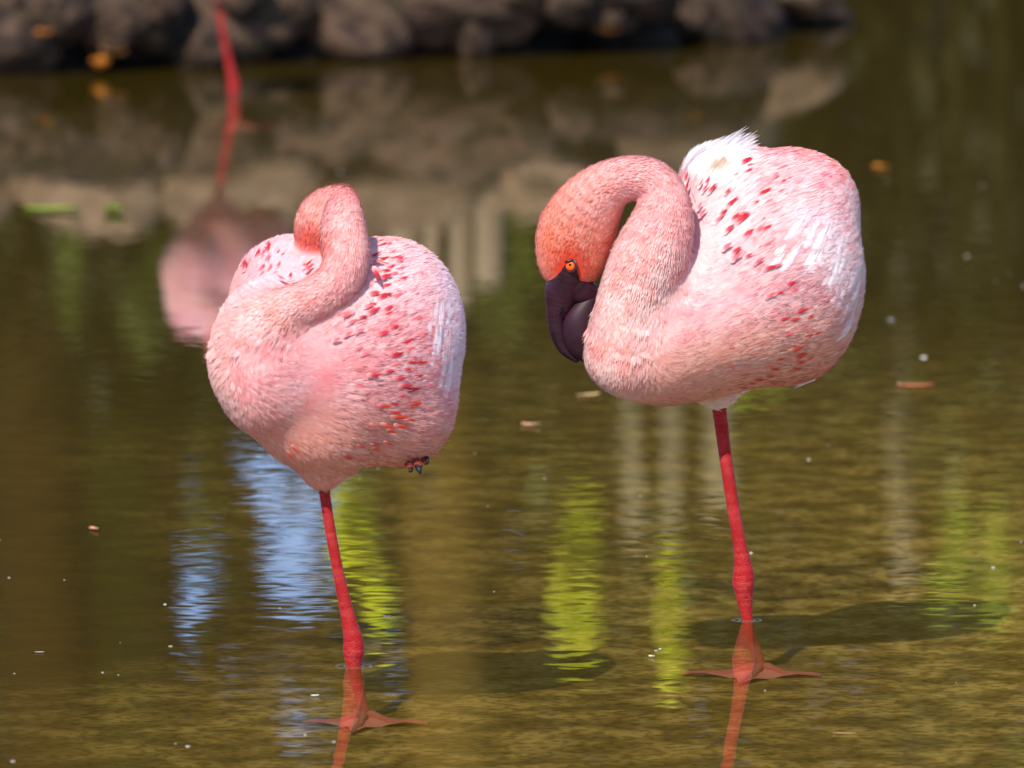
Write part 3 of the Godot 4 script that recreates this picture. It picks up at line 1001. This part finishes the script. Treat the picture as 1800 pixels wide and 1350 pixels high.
func build_water() -> void:
	var m := StandardMaterial3D.new()
	m.resource_name = "pond water"
	m.transparency = BaseMaterial3D.TRANSPARENCY_ALPHA
	m.albedo_color = Color(rgb8(92, 74, 20).linear_to_srgb(), 0.42)
	m.roughness = 0.0
	m.metallic_specular = 0.5
	m.normal_enabled = true
	var n := FastNoiseLite.new()
	n.noise_type = FastNoiseLite.TYPE_SIMPLEX_SMOOTH
	n.frequency = 0.029
	n.fractal_octaves = 2
	n.fractal_gain = 0.4
	n.seed = 4
	var t := NoiseTexture2D.new()
	t.width = 1024
	t.height = 1024
	t.seamless = true
	t.noise = n
	t.as_normal_map = true
	t.bump_strength = 6.0
	m.normal_texture = t
	m.normal_scale = 0.0095
	m.uv1_scale = Vector3(0.42, 0.42, 1.0)
	var v := PackedVector3Array([Vector3(-7.6, 0, -3.4), Vector3(8.1, 0, -3.4), Vector3(8.1, 0, -35.8), Vector3(-7.6, 0, -35.8)])
	var uv := PackedVector2Array()
	for p in v: uv.append(Vector2(p.x, p.z))
	var up := PackedVector3Array([Vector3.UP, Vector3.UP, Vector3.UP, Vector3.UP])
	var o := put("water", arrays_mesh(v, up, PackedColorArray(), PackedInt32Array([0, 2, 1, 0, 3, 2]), uv), m, self)
	tag(o, "", "", "", "structure")


func rock_mesh(size: Vector3, seed_: int, tone_scale := 1.0, pale := 0.0) -> ArrayMesh:
	var v := PackedVector3Array()
	var c := PackedColorArray()
	var idx := PackedInt32Array()
	var rr := RandomNumberGenerator.new()
	rr.seed = seed_ * 13 + 1
	var planes: Array[Vector3] = []
	for k in 16: planes.append(Vector3(rr.randfn(), rr.randfn(), rr.randfn()).normalized())
	var off := Vector3(seed_ * 7.3, seed_ * 3.1, seed_ * 5.7)
	for j in 17:
		for i in 26:
			var th := PI * j / 16.0
			var ph := TAU * i / 25.0
			var d := Vector3(sin(th) * cos(ph), cos(th), sin(th) * sin(ph))
			# squarish, with facets
			var sq := d / pow(pow(absf(d.x), 4.0) + pow(absf(d.y), 4.0) + pow(absf(d.z), 4.0), 0.25)
			var flat := 2.0
			for pl in planes:
				var dp := d.dot(pl)
				if dp > 0.05: flat = minf(flat, (0.78 + 0.2 * absf(sin(pl.x * 37.0))) / dp)
			var r := (1.0 if tone_scale < 0.5 else minf(flat, 1.15)) * 0.92 + 0.0 * 0.42 * absf(noise_a.get_noise_3dv(d * 0.16 + off)) + 0.10 * noise_a.get_noise_3dv(d * 0.1 + off) + 0.07 * noise_a.get_noise_3dv(d * 0.5 + off)
			v.append(d.lerp(sq, 0.35) * r * size * 0.56)
			var f := noise_a.get_noise_3dv(d * 0.3 + off * 2.0) + 0.5 * noise_a.get_noise_3dv(off)
			c.append(rgb8(46, 37, 35).lerp(rgb8(116, 92, 76), clampf(0.42 + f * 1.6, 0.0, 1.0)).lerp(rgb8(56, 58, 30), smoothstep(0.15, 0.5, noise_a.get_noise_3dv(d * 0.2 - off)) * 0.6).lerp(rgb8(168, 140, 110), pale * (0.6 + 0.6 * f)) * tone_scale)  # the last factor only scales the whole stone colour darker
	for j in 16:
		for i in 25:
			var a := j * 26 + i
			idx.append_array(PackedInt32Array([a, a + 1, a + 26, a + 1, a + 27, a + 26]))
	return arrays_mesh(v, smooth_normals(v, idx), c, idx)


func build_bank() -> void:
	var root := base("rock_bank", Vector3(0, 0, -20.3))
	tag(root, "low bank of dark grey boulders along the far edge of the pond", "rock wall")
	var m := matte("rock", 0.9, 0.35)
	m.heightmap_enabled = true
	m.heightmap_scale = 1.2
	m.heightmap_texture = noise_texture(0.03, 5, [], [], 512)
	m.uv1_triplanar = true
	m.uv1_scale = Vector3(3, 3, 3)
	# x, y of the middle, z in front of the bank line, width, height, depth, lean
	var rows := [
		[-1.50, 0.10, 0.55, 0.34, 0.26, 0.3, 0.1], [-1.15, 0.09, 0.62, 0.24, 0.22, 0.3, -0.2], [-0.93, 0.085, 0.45, 0.34, 0.17, 0.3, -0.42], [-0.68, 0.085, 0.30, 0.26, 0.19, 0.3, 0.2], [-0.42, 0.11, 0.18, 0.30, 0.20, 0.34, 0.05], [-0.12, 0.12, 0.08, 0.36, 0.19, 0.34, -0.06], [0.2, 0.09, -0.05, 0.32, 0.15, 0.3, 0.1], [0.5, 0.04, -0.4, 0.3, 0.14, 0.3, -0.1], [0.68, 0.0, -0.9, 0.2, 0.08, 0.3, 0.05],
		[-1.42, 0.30, 0.25, 0.4, 0.22, 0.3, 0.1], [-1.02, 0.27, 0.15, 0.36, 0.22, 0.3, -0.1], [-0.66, 0.27, 0.02, 0.36, 0.2, 0.3, 0.15], [-0.30, 0.30, -0.12, 0.36, 0.2, 0.3, -0.1], [0.04, 0.28, -0.25, 0.34, 0.18, 0.3, 0.05], [0.36, 0.19, -0.4, 0.34, 0.18, 0.3, 0.2], [0.62, 0.10, -0.7, 0.3, 0.14, 0.3, -0.1],
		[-1.9, 0.12, 0.6, 0.4, 0.3, 0.3, 0.0], [-1.86, 0.34, 0.4, 0.4, 0.24, 0.3, 0.1], [-2.3, 0.14, 0.65, 0.42, 0.3, 0.3, 0.1], [-2.75, 0.14, 0.7, 0.44, 0.32, 0.3, -0.1], [-2.5, 0.38, 0.45, 0.5, 0.22, 0.3, 0.0]]
	for i in rows.size():
		var r = rows[i]
		var o := put("rock", rock_mesh(Vector3(r[3] * (1.12 + 0.22 * sin(i * 4.3)), r[4] * (1.16 + 0.16 * sin(i * 2.9)), r[5] * 1.2), i + 3, (1.0 if i >= 9 and i < 16 or i > 16 else 0.7) * (0.55 if r[0] > 0.15 else 1.0), 0.75 if i >= 9 and i < 16 else 0.0), m, root)  # upper course coloured paler tan to paint in the sunlight on it
		o.transform = Transform3D(Basis.from_euler(Vector3(0.3 * sin(i * 2.0), 0.9 * sin(i * 3.7), r[6] * 1.4)), Vector3(r[0], r[1] + 0.025, r[2] - 0.1))
	# smaller broken stones in the gaps
	for i in 18:
		var x := -1.3 + i * 0.118 + 0.03 * sin(i * 7.0)
		var w := 0.07 + 0.05 * absf(sin(i * 2.7))
		var o := put("small_stone", rock_mesh(Vector3(w * 1.3, w, w), i + 70, 0.6, 0.12 * absf(sin(i * 3.1))), m, root)
		o.transform = Transform3D(Basis.from_euler(Vector3(i, i * 2.0, i * 0.7)), Vector3(x, 0.04 + 0.14 * absf(sin(i * 1.9)), shore(x) + 20.3 + 0.06))
	# near-black stones at the water line, painting in deep shade under the boulders
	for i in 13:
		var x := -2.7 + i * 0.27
		var o := put("shade_stone", rock_mesh(Vector3(0.3, 0.15, 0.26), i + 40, 0.13), m, root)
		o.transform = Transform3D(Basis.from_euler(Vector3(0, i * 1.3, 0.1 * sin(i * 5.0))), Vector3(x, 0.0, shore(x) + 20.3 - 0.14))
	# pale timber edging posts above the boulders
	var wood := matte("weathered wood", 0.85)
	for p in [[-0.27, 0.30, 0.085], [-0.13, 0.40, 0.06], [-0.06, 0.34, 0.075], [-0.2, 0.33, 0.05]]:
		var o := put("timber_post", tube(PackedVector3Array([Vector3(0, 0, 0), Vector3(0.004, p[1] * 0.5, 0), Vector3(0, p[1], 0)]), PackedFloat32Array([p[2] * 0.55, p[2] * 0.5, p[2] * 0.48]), 14, func(u, a): return rgb8(182, 162, 132).lerp(rgb8(120, 100, 76), 0.5 + 0.5 * noise_b.get_noise_2d(u * 60.0, a * 40.0))), wood, self)
		o.position = Vector3(p[0], 0.28, -20.95 + p[0] * 0.3)
		tag(o, "", "post", "pale timber posts above the boulders")
	var labels := ["thickest and lowest pale timber post above the boulders", "tallest pale timber post above the boulders", "rightmost pale timber post above the boulders", "thinnest pale timber post above the boulders"]
	for i in 4:
		var nm: String = "timber_post" if i == 0 else "timber_post_%03d" % i
		(get_node(nm) as Node).set_meta("label", labels[i])


func leaf_mesh(fold: float, droop: float) -> ArrayMesh:
	var v := PackedVector3Array([Vector3(0, 0, 0), Vector3(-0.2, fold, 0.35), Vector3(0, 0, 0.38), Vector3(0.2, fold, 0.35), Vector3(-0.15, fold * 0.8 - droop * 0.5, 0.7), Vector3(0, -droop * 0.5, 0.7), Vector3(0.15, fold * 0.8 - droop * 0.5, 0.7), Vector3(0, -droop, 1.0)])
	var idx := PackedInt32Array([0, 1, 2, 0, 2, 3, 1, 4, 2, 2, 4, 5, 2, 5, 3, 3, 5, 6, 4, 7, 5, 5, 7, 6])
	var c := PackedColorArray()
	for i in 8: c.append(Color(1, 1, 1))
	return arrays_mesh(v, smooth_normals(v, idx), c, idx)


# a tree or shrub: trunks as [foot, top, radius], crown clumps as [middle, radii, number of leaves]
func tree(called: String, label: String, category: String, group: String, foot_at: Vector3, trunks: Array, bark: Color, clumps: Array, leaf: Color, leaf_size: float, seed_: int, material: Material, gaps := []) -> void:
	var root := base(called, foot_at)
	tag(root, label, category, group)
	var rng := RandomNumberGenerator.new()
	rng.seed = seed_
	for t in trunks:
		var a: Vector3 = t[0]
		var z: Vector3 = t[1]
		var pts := []
		var rad := []
		for i in 9:
			var u := i / 8.0
			pts.append(a.lerp(z, u) + Vector3(noise_b.get_noise_2d(u * 80.0, seed_), 0, noise_b.get_noise_2d(u * 80.0, seed_ + 50)) * 0.12 * sin(u * PI))
			rad.append(t[2] * lerpf(1.0, t[3] if t.size() > 3 else 0.6, u) * (1.0 + 0.06 * noise_b.get_noise_1d(i * 40.0 + seed_)))
		put("trunk", tube(PackedVector3Array(pts), PackedFloat32Array(rad), 14, func(u, g): return bark * (0.8 + 0.4 * clampf(0.5 + noise_b.get_noise_2d(u * 300.0, g * 30.0 + seed_), 0.0, 1.0))), mats.bark, root)
	var where: Array[Transform3D] = []
	var tints := PackedColorArray()
	for cl in clumps:
		var mid: Vector3 = cl[0]
		var rad: Vector3 = cl[1]
		var puffs := maxi(3, int(cl[2] / 26))
		for i in puffs:
			var d := Vector3(rng.randfn(), rng.randfn(), rng.randfn()).normalized() * pow(rng.randf(), 0.45)
			var centre := mid + d * rad
			var small := rad * 0.2
			var tone := leaf * rng.randf_range(0.6, 1.3)
			for j in int(cl[2] / puffs):
				var p := centre + Vector3(rng.randfn(), rng.randfn(), rng.randfn()) * small
				var world := foot_at + p
				var hole := false
				for g in gaps:
					if (g as Rect2).has_point(Vector2(world.x, world.y)): hole = true
				if hole and rng.randf() > 0.025: continue
				var bas := Basis.from_euler(Vector3(rng.randf_range(-0.6, 1.2), rng.randf() * TAU, rng.randf_range(-0.5, 0.5)) if material != mats.leaf_bright else Vector3(rng.randf_range(0.3, 1.2), rng.randf_range(-0.8, 0.6), rng.randf_range(-0.4, 0.4))) * Basis.from_scale(Vector3.ONE * leaf_size * rng.randf_range(0.6, 1.3))
				where.append(Transform3D(bas, p))
				tints.append(tone * rng.randf_range(0.8, 1.2))
	if where.size():
		scattered("crown", leaf_mesh(0.06, 0.12), material, where, tints, root)


func build_plants() -> void:
	var bright: Material = mats.leaf_bright
	var dull: Material = mats.leaf_dull
	var lime := rgb8(206, 214, 26)
	var dark := rgb8(60, 74, 26)
	var gaps := [Rect2(-1.45, 3.7, 0.66, 0.56), Rect2(-1.36, 4.25, 0.5, 0.46), Rect2(-2.05, 4.4, 0.55, 0.45), Rect2(-1.55, 4.98, 0.6, 0.22), Rect2(-1.25, 5.24, 0.4, 0.24), Rect2(-0.86, 3.78, 0.24, 0.55), Rect2(-1.74, 3.8, 0.18, 0.5)]
	# dark belt of trees beyond the pond
	for i in 8:
		var x := -4.2 + i * 1.2
		tree("bushy_tree", ["far left dark bushy tree beyond the pond", "dark bushy tree left of the thick tan trunk", "dark bushy tree right of the thick tan trunk", "dark bushy tree in front of the sky gap", "dark bushy tree behind the lime green saplings", "dark bushy tree right of the lime green saplings", "dark bushy tree near the right of the belt", "far right dark bushy tree beyond the pond"][i], "tree", "dark trees beyond the pond",
			Vector3(x, 0.4, -42.5 - 0.7 * (i % 3)), [[Vector3.ZERO, Vector3(0.1, 3.4, 0), 0.12]], rgb8(84, 70, 52), [[Vector3(0, 1.2, 0), Vector3(1.0, 1.3, 0.7), 3200], [Vector3(0, 3.3, 0), Vector3(1.1, 1.4, 0.8), 5200], [Vector3(0.2, 5.2, 0), Vector3(1.0, 1.2, 0.7), 2600]], dark, 0.22, 200 + i, dull, gaps)
	tree("palm_trunk", "thick tan tree trunk at the far left edge", "tree", "trees beyond the pond", Vector3(-2.25, 0.4, -39.6), [[Vector3.ZERO, Vector3(0.05, 8.0, 0), 0.24, 0.9]], rgb8(56, 42, 18), [[Vector3(0, 8.6, 0), Vector3(1.4, 0.8, 1.4), 700]], dark, 0.3, 301, dull)
	tree("palm_trunk", "tan tree trunk right of the gap of sky", "tree", "trees beyond the pond", Vector3(-0.36, 0.4, -39.8), [[Vector3.ZERO, Vector3(0.05, 8.0, 0), 0.21, 0.9]], rgb8(100, 80, 36), [[Vector3(0, 8.6, 0), Vector3(1.4, 0.8, 1.4), 700]], dark, 0.3, 302, dull)
	tree("dark_trunk", "dark mossy tree trunk between the tan trunk and the sky gap", "tree", "trees beyond the pond", Vector3(-1.8, 0.4, -39.2), [[Vector3.ZERO, Vector3(0.05, 8.0, 0), 0.22, 0.9]], rgb8(34, 36, 12), [[Vector3(0, 8.6, 0), Vector3(1.2, 0.8, 1.2), 600]], dark, 0.3, 303, dull)
	var hedge := []
	for i in 15: hedge.append([Vector3(-4.4 + i * 0.62, 1.3, 0), Vector3(0.5, 1.6 + 0.25 * sin(i * 2.3) + (0.4 if i == 10 else 0.0), 0.4), 1500])
	tree("hedge", "long dark hedge along the far shore", "hedge", "", Vector3(0, 0.2, -39.0), [[Vector3(-2, 0, 0), Vector3(-2, 1.2, 0), 0.05], [Vector3(0, 0, 0), Vector3(0, 1.2, 0), 0.05], [Vector3(2, 0, 0), Vector3(2, 1.2, 0), 0.05]], rgb8(70, 60, 44), hedge, rgb8(50, 48, 10), 0.18, 350, dull)
	# sunlit young trees whose reflections colour the water
	var saplings := [
		["broad lime green sapling in the middle of the far shore", 0.30, [[0.0, 3.84, 0.08, 0.25, 460], [0.02, 3.52, 0.06, 0.12, 90]]],
		["narrow lime green sapling right of the broad one", 0.72, [[0.0, 3.95, 0.025, 0.32, 200]]],
		["lime green sapling beside the gap of sky", -0.72, [[0.0, 3.5, 0.09, 0.22, 200], [0.1, 3.85, 0.07, 0.14, 60]]],
		["tall green sapling near the right edge", 2.18, [[0.0, 3.7, 0.06, 0.32, 150]]],
		["small green sapling left of the tall right one", 1.98, [[0.0, 3.7, 0.09, 0.28, 90]]],
		["green sapling at the far right edge", 2.44, [[0.0, 3.85, 0.06, 0.34, 140]]],
		["short green sapling between the pale trunks", 1.1, [[0.0, 2.75, 0.1, 0.2, 80]]],
		["green sapling behind the left flamingo", -1.62, [[0.0, 2.45, 0.1, 0.3, 120], [0.1, 1.9, 0.12, 0.2, 70]]],
		["yellow green sapling left of the dark trunk", -1.98, [[0.0, 2.3, 0.06, 0.35, 90]]],
		["olive green sapling between the two near flamingos", 0.0, [[0.0, 2.45, 0.16, 0.4, 110]]]]
	for i in saplings.size():
		var s = saplings[i]
		var cl := []
		for c in s[2]: cl.append([Vector3(c[0], c[1] - 0.4, 0), Vector3(c[2], c[3] * 0.85, 0.2), c[4] * 2])
		tree("sapling", s[0], "sapling", "young trees on the far shore", Vector3(s[1], 0.4, -38.0 + 0.1 * (i % 3)), [[Vector3.ZERO, Vector3(0.02, s[2][0][1] - 0.4, 0), 0.02]], rgb8(46, 42, 20), cl, lime if i < 3 else (rgb8(138, 160, 30) if i < 7 else rgb8(84, 96, 20)), 0.11, 400 + i, bright)
	for p in [["slim pale trunk behind the broad lime sapling", 0.55, 3.75, 0.055], ["middle one of the slim pale trunks", 0.72, 3.72, 0.06], ["slim pale tan trunk right of the lime saplings", 0.93, 3.6, 0.09], ["slim pale trunk standing apart on the right", 1.8, 3.95, 0.06]]:
		tree("slim_tree", p[0], "tree", "slim pale trunks on the far shore", Vector3(p[1], 0.4, -39.6), [[Vector3.ZERO, Vector3(0.03, p[2] - 0.4, 0), p[3], 0.85]], rgb8(134, 126, 100), [[Vector3(0, p[2] - 0.05, -0.3), Vector3(0.3, 0.5, 0.3), 160]], dark, 0.16, 500 + int(p[1] * 100), dull)


func floater(called: String, label: String, category: String, at: Vector3, length: float, width: float, turn: float, tone: Color, curl: float, group := "") -> void:
	var v := PackedVector3Array()
	var c := PackedColorArray()
	var idx := PackedInt32Array()
	for i in 9:
		var u := i / 8.0
		var w := width * 0.5 * pow(sin(clampf(u * 0.94 + 0.04, 0.0, 1.0) * PI), 0.8)
		for j in 5:
			var s := j / 2.0 - 1.0
			v.append(Vector3(s * w, 0.0012 + curl * length * 12.0 * ((u - 0.4) * (u - 0.4) + 0.4 * s * s), (u - 0.5) * length))
			c.append(tone * (0.85 if j == 2 else 1.0))
	for i in 8:
		for j in 4:
			var a := i * 5 + j
			idx.append_array(PackedInt32Array([a, a + 5, a + 1, a + 1, a + 5, a + 6]))
	var o := put(called, arrays_mesh(v, smooth_normals(v, idx), c, idx), mats.litter, self)
	o.position = at
	o.rotation.y = turn
	tag(o, label, category, group)


func build_litter() -> void:
	var g := "leaves and petals floating on the pond"
	floater("fallen_leaf", "round orange leaf floating far behind the right flamingo", "leaf", Vector3(0.747, 0, -17.24), 0.045, 0.035, 0.6, rgb8(226, 150, 60), 0.02, g)
	floater("fallen_leaf", "small orange brown leaf floating left of the left flamingo", "leaf", Vector3(-0.577, 0, -11.67), 0.03, 0.012, 0.4, rgb8(214, 150, 110), 0.015, g)
	floater("fallen_leaf", "tan leaf floating between the two near flamingos", "leaf", Vector3(0.028, 0, -12.87), 0.03, 0.016, 1.2, rgb8(220, 176, 140), 0.02, g)
	floater("fallen_leaf", "pale tan leaf floating under the dark bill", "leaf", Vector3(0.12, 0, -13.26), 0.04, 0.02, 2.0, rgb8(196, 164, 120), 0.012, g)
	floater("fallen_leaf", "reddish brown leaf floating right of the right flamingo", "leaf", Vector3(0.638, 0, -13.39), 0.06, 0.022, 1.4, rgb8(190, 116, 84), 0.008, g)
	floater("fallen_leaf", "orange leaf at the foot of the boulders", "leaf", Vector3(-0.95, 0.015, -19.66), 0.07, 0.05, 0.3, rgb8(224, 140, 50), 0.05, g)
	floater("fallen_leaf", "long green leaf floating near the left edge", "leaf", Vector3(-0.885, 0, -16.32), 0.11, 0.06, 1.5, rgb8(120, 150, 30), 0.01, g)
	floater("fallen_leaf", "green leaf floating left of the sleeping flamingo", "leaf", Vector3(-0.763, 0, -16.29), 0.06, 0.05, 0.4, rgb8(130, 156, 40), 0.03, g)
	floater("twig", "short tan splinter floating at the lower right", "twig", Vector3(0.389, 0, -9.86), 0.028, 0.003, 1.45, rgb8(216, 176, 130), 0.004, g)
	floater("petal", "white petal floating right of the left leg", "petal", Vector3(-0.16, 0, -10.82), 0.010, 0.006, 1.5, rgb8(246, 244, 238), 0.02, g)
	floater("petal", "white petal floating left of the left foot", "petal", Vector3(-0.237, 0, -10.15), 0.010, 0.006, 1.5, rgb8(246, 244, 238), 0.02, g)
	floater("petal", "white crooked scrap floating left of the right foot", "petal", Vector3(0.173, 0, -10.47), 0.010, 0.007, 0.8, rgb8(240, 238, 230), 0.03, g)
	floater("petal", "white petal floating far right of the right flamingo", "petal", Vector3(0.642, 0, -14.36), 0.014, 0.012, 0.3, rgb8(230, 234, 240), 0.02, g)
	floater("down_feather", "tiny curled white feather floating at the left edge", "feather", Vector3(-0.588, 0, -10.51), 0.012, 0.003, 1.5, rgb8(226, 222, 214), 0.008, g)
	var lr := RandomNumberGenerator.new()
	lr.seed = 12
	var which := ["leftmost", "second from the left", "third from the left", "fourth from the left", "fourth from the right", "third from the right", "second from the right", "rightmost"]
	for i in 8:
		var x := -1.12 + i * 0.23 + lr.randf_range(-0.05, 0.05)
		floater("bank_leaf", "small dry leaf lying among the boulders, %s" % which[i], "leaf", Vector3(x, lr.randf_range(0.04, 0.17), shore(x) + 0.14 - 0.25 * lr.randf()), lr.randf_range(0.05, 0.075), lr.randf_range(0.03, 0.045), lr.randf() * TAU, rgb8(214, 130, 48).lerp(rgb8(196, 156, 96), lr.randf()), 0.03, "dry leaves among the boulders")
	# specks of dust and bubbles on the water
	var rng := RandomNumberGenerator.new()
	rng.seed = 9
	var where: Array[Transform3D] = []
	var tints := PackedColorArray()
	for i in 110:
		var z := -9.3 - 9.0 * pow(rng.randf(), 1.8)
		var x := rng.randf_range(-0.075, 0.075) * -z
		var size := 0.0011 * exp(rng.randfn() * 0.45)
		where.append(Transform3D(Basis.from_scale(Vector3(size * rng.randf_range(0.8, 2.0), size * 0.6, size)), Vector3(x, 0.0004, z)))
		tints.append(rgb8(235, 230, 218) * rng.randf_range(0.35, 0.9))
	var s := SphereMesh.new()
	s.radius = 1.0
	s.height = 2.0
	s.radial_segments = 8
	s.rings = 5
	s.material = mats.litter
	var o := scattered("floating_specks", s, mats.litter, where, tints, self)
	tag(o, "pale specks of dust scattered over the pond surface", "specks", "", "stuff")


# ---------------------------------------------------------------- everything
func _ready() -> void:
	var cam := Camera3D.new()
	cam.name = "camera"
	var lens := CameraAttributesPhysical.new()
	lens.frustum_focal_length = 266.667
	lens.frustum_focus_distance = FOCUS
	lens.frustum_near = 0.5
	lens.frustum_far = 900.0
	lens.exposure_aperture = 6.8
	cam.attributes = lens
	add_child(cam)
	cam.position = Vector3(0, 1.55, 0)
	cam.rotation = Vector3(-0.114886, 0, 0)
	cam.current = true

	var env := Environment.new()
	env.background_mode = Environment.BG_SKY
	var sky_look := ProceduralSkyMaterial.new()
	sky_look.sky_top_color = Color(0.37, 0.445, 0.56)
	sky_look.sky_horizon_color = Color(0.60, 0.77, 1.0)
	sky_look.sky_curve = 0.12
	sky_look.ground_bottom_color = Color(0.2, 0.17, 0.12)
	sky_look.ground_horizon_color = Color(0.5, 0.55, 0.55)
	sky_look.energy_multiplier = 2.1
	var sky := Sky.new()
	sky.sky_material = sky_look
	env.sky = sky
	env.background_energy_multiplier = 1.0
	env.tonemap_mode = Environment.TONE_MAPPER_LINEAR
	env.tonemap_exposure = 1.13
	env.sdfgi_enabled = true
	env.ssao_enabled = true
	env.ssil_enabled = true
	var around := WorldEnvironment.new()
	around.name = "surroundings"
	around.environment = env
	add_child(around)

	var sun := DirectionalLight3D.new()
	sun.name = "sun"
	sun.light_color = Color(1.0, 0.965, 0.91)
	sun.light_energy = 1.55
	sun.light_angular_distance = 0.5
	sun.shadow_enabled = true
	add_child(sun)
	sun.look_at_from_position(Vector3.ZERO, Vector3(0.27, -0.72, -0.64))

	noise_a.noise_type = FastNoiseLite.TYPE_SIMPLEX_SMOOTH
	noise_a.frequency = 8.0
	noise_a.fractal_octaves = 2
	noise_b.noise_type = FastNoiseLite.TYPE_SIMPLEX_SMOOTH
	noise_b.frequency = 0.02
	noise_b.seed = 3
	# keep the rock noise in units of the direction vector
	var fm := matte("plumage", 0.75, 0.35)
	fm.cull_mode = BaseMaterial3D.CULL_DISABLED
	fm.rim_enabled = true
	fm.rim = 0.25
	fm.rim_tint = 0.4
	fm.backlight_enabled = true
	fm.backlight = Color(0.3, 0.28, 0.28)
	var lm := matte("leg", 0.5, 0.45)
	lm.heightmap_enabled = true
	lm.heightmap_scale = 0.16
	lm.heightmap_texture = noise_texture(0.05, 2, [], [], 256)
	lm.uv1_scale = Vector3(1, 70, 1)
	var mn := StandardMaterial3D.new()
	mn.resource_name = "meniscus"
	mn.transparency = BaseMaterial3D.TRANSPARENCY_ALPHA
	mn.albedo_color = Color(0.6, 0.6, 0.55, 0.12)
	mn.roughness = 0.02
	mats.meniscus = mn
	matte("horn", 0.5, 0.38)
	var bl := matte("black", 0.25, 0.5)
	bl.vertex_color_use_as_albedo = false
	bl.albedo_color = Color(0.03, 0.02, 0.03)
	var ir := matte("iris", 0.4, 0.4)
	ir.vertex_color_use_as_albedo = false
	ir.albedo_color = Color(0.93, 0.36, 0.04)
	var ld := matte("lid", 0.4, 0.5)
	ld.vertex_color_use_as_albedo = false
	ld.albedo_color = Color(0.20, 0.09, 0.13)
	var bk := matte("bark", 0.95, 0.2)
	bk.resource_name = "bark"
	for n in ["leaf_bright", "leaf_dull", "litter"]:
		var m := matte(n, 0.6 if n != "litter" else 0.8, 0.4)
		m.cull_mode = BaseMaterial3D.CULL_DISABLED
		if n == "leaf_bright":
			m.backlight_enabled = true
			m.backlight = Color(0.7, 0.7, 0.7)

	build_ground()
	build_water()
	build_bank()
	build_plants()
	right_bird()
	var first := left_bird()
	var third := first.duplicate() as Node3D
	third.name = numbered("flamingo")
	add_child(third, true)
	third.position = Vector3(-0.622, 0.0, -19.01)
	third.rotation.y = 0.25
	tag(third, "blurred flamingo standing by the boulders, only its red leg in view", "flamingo", "flamingos resting on one leg")
	build_litter()
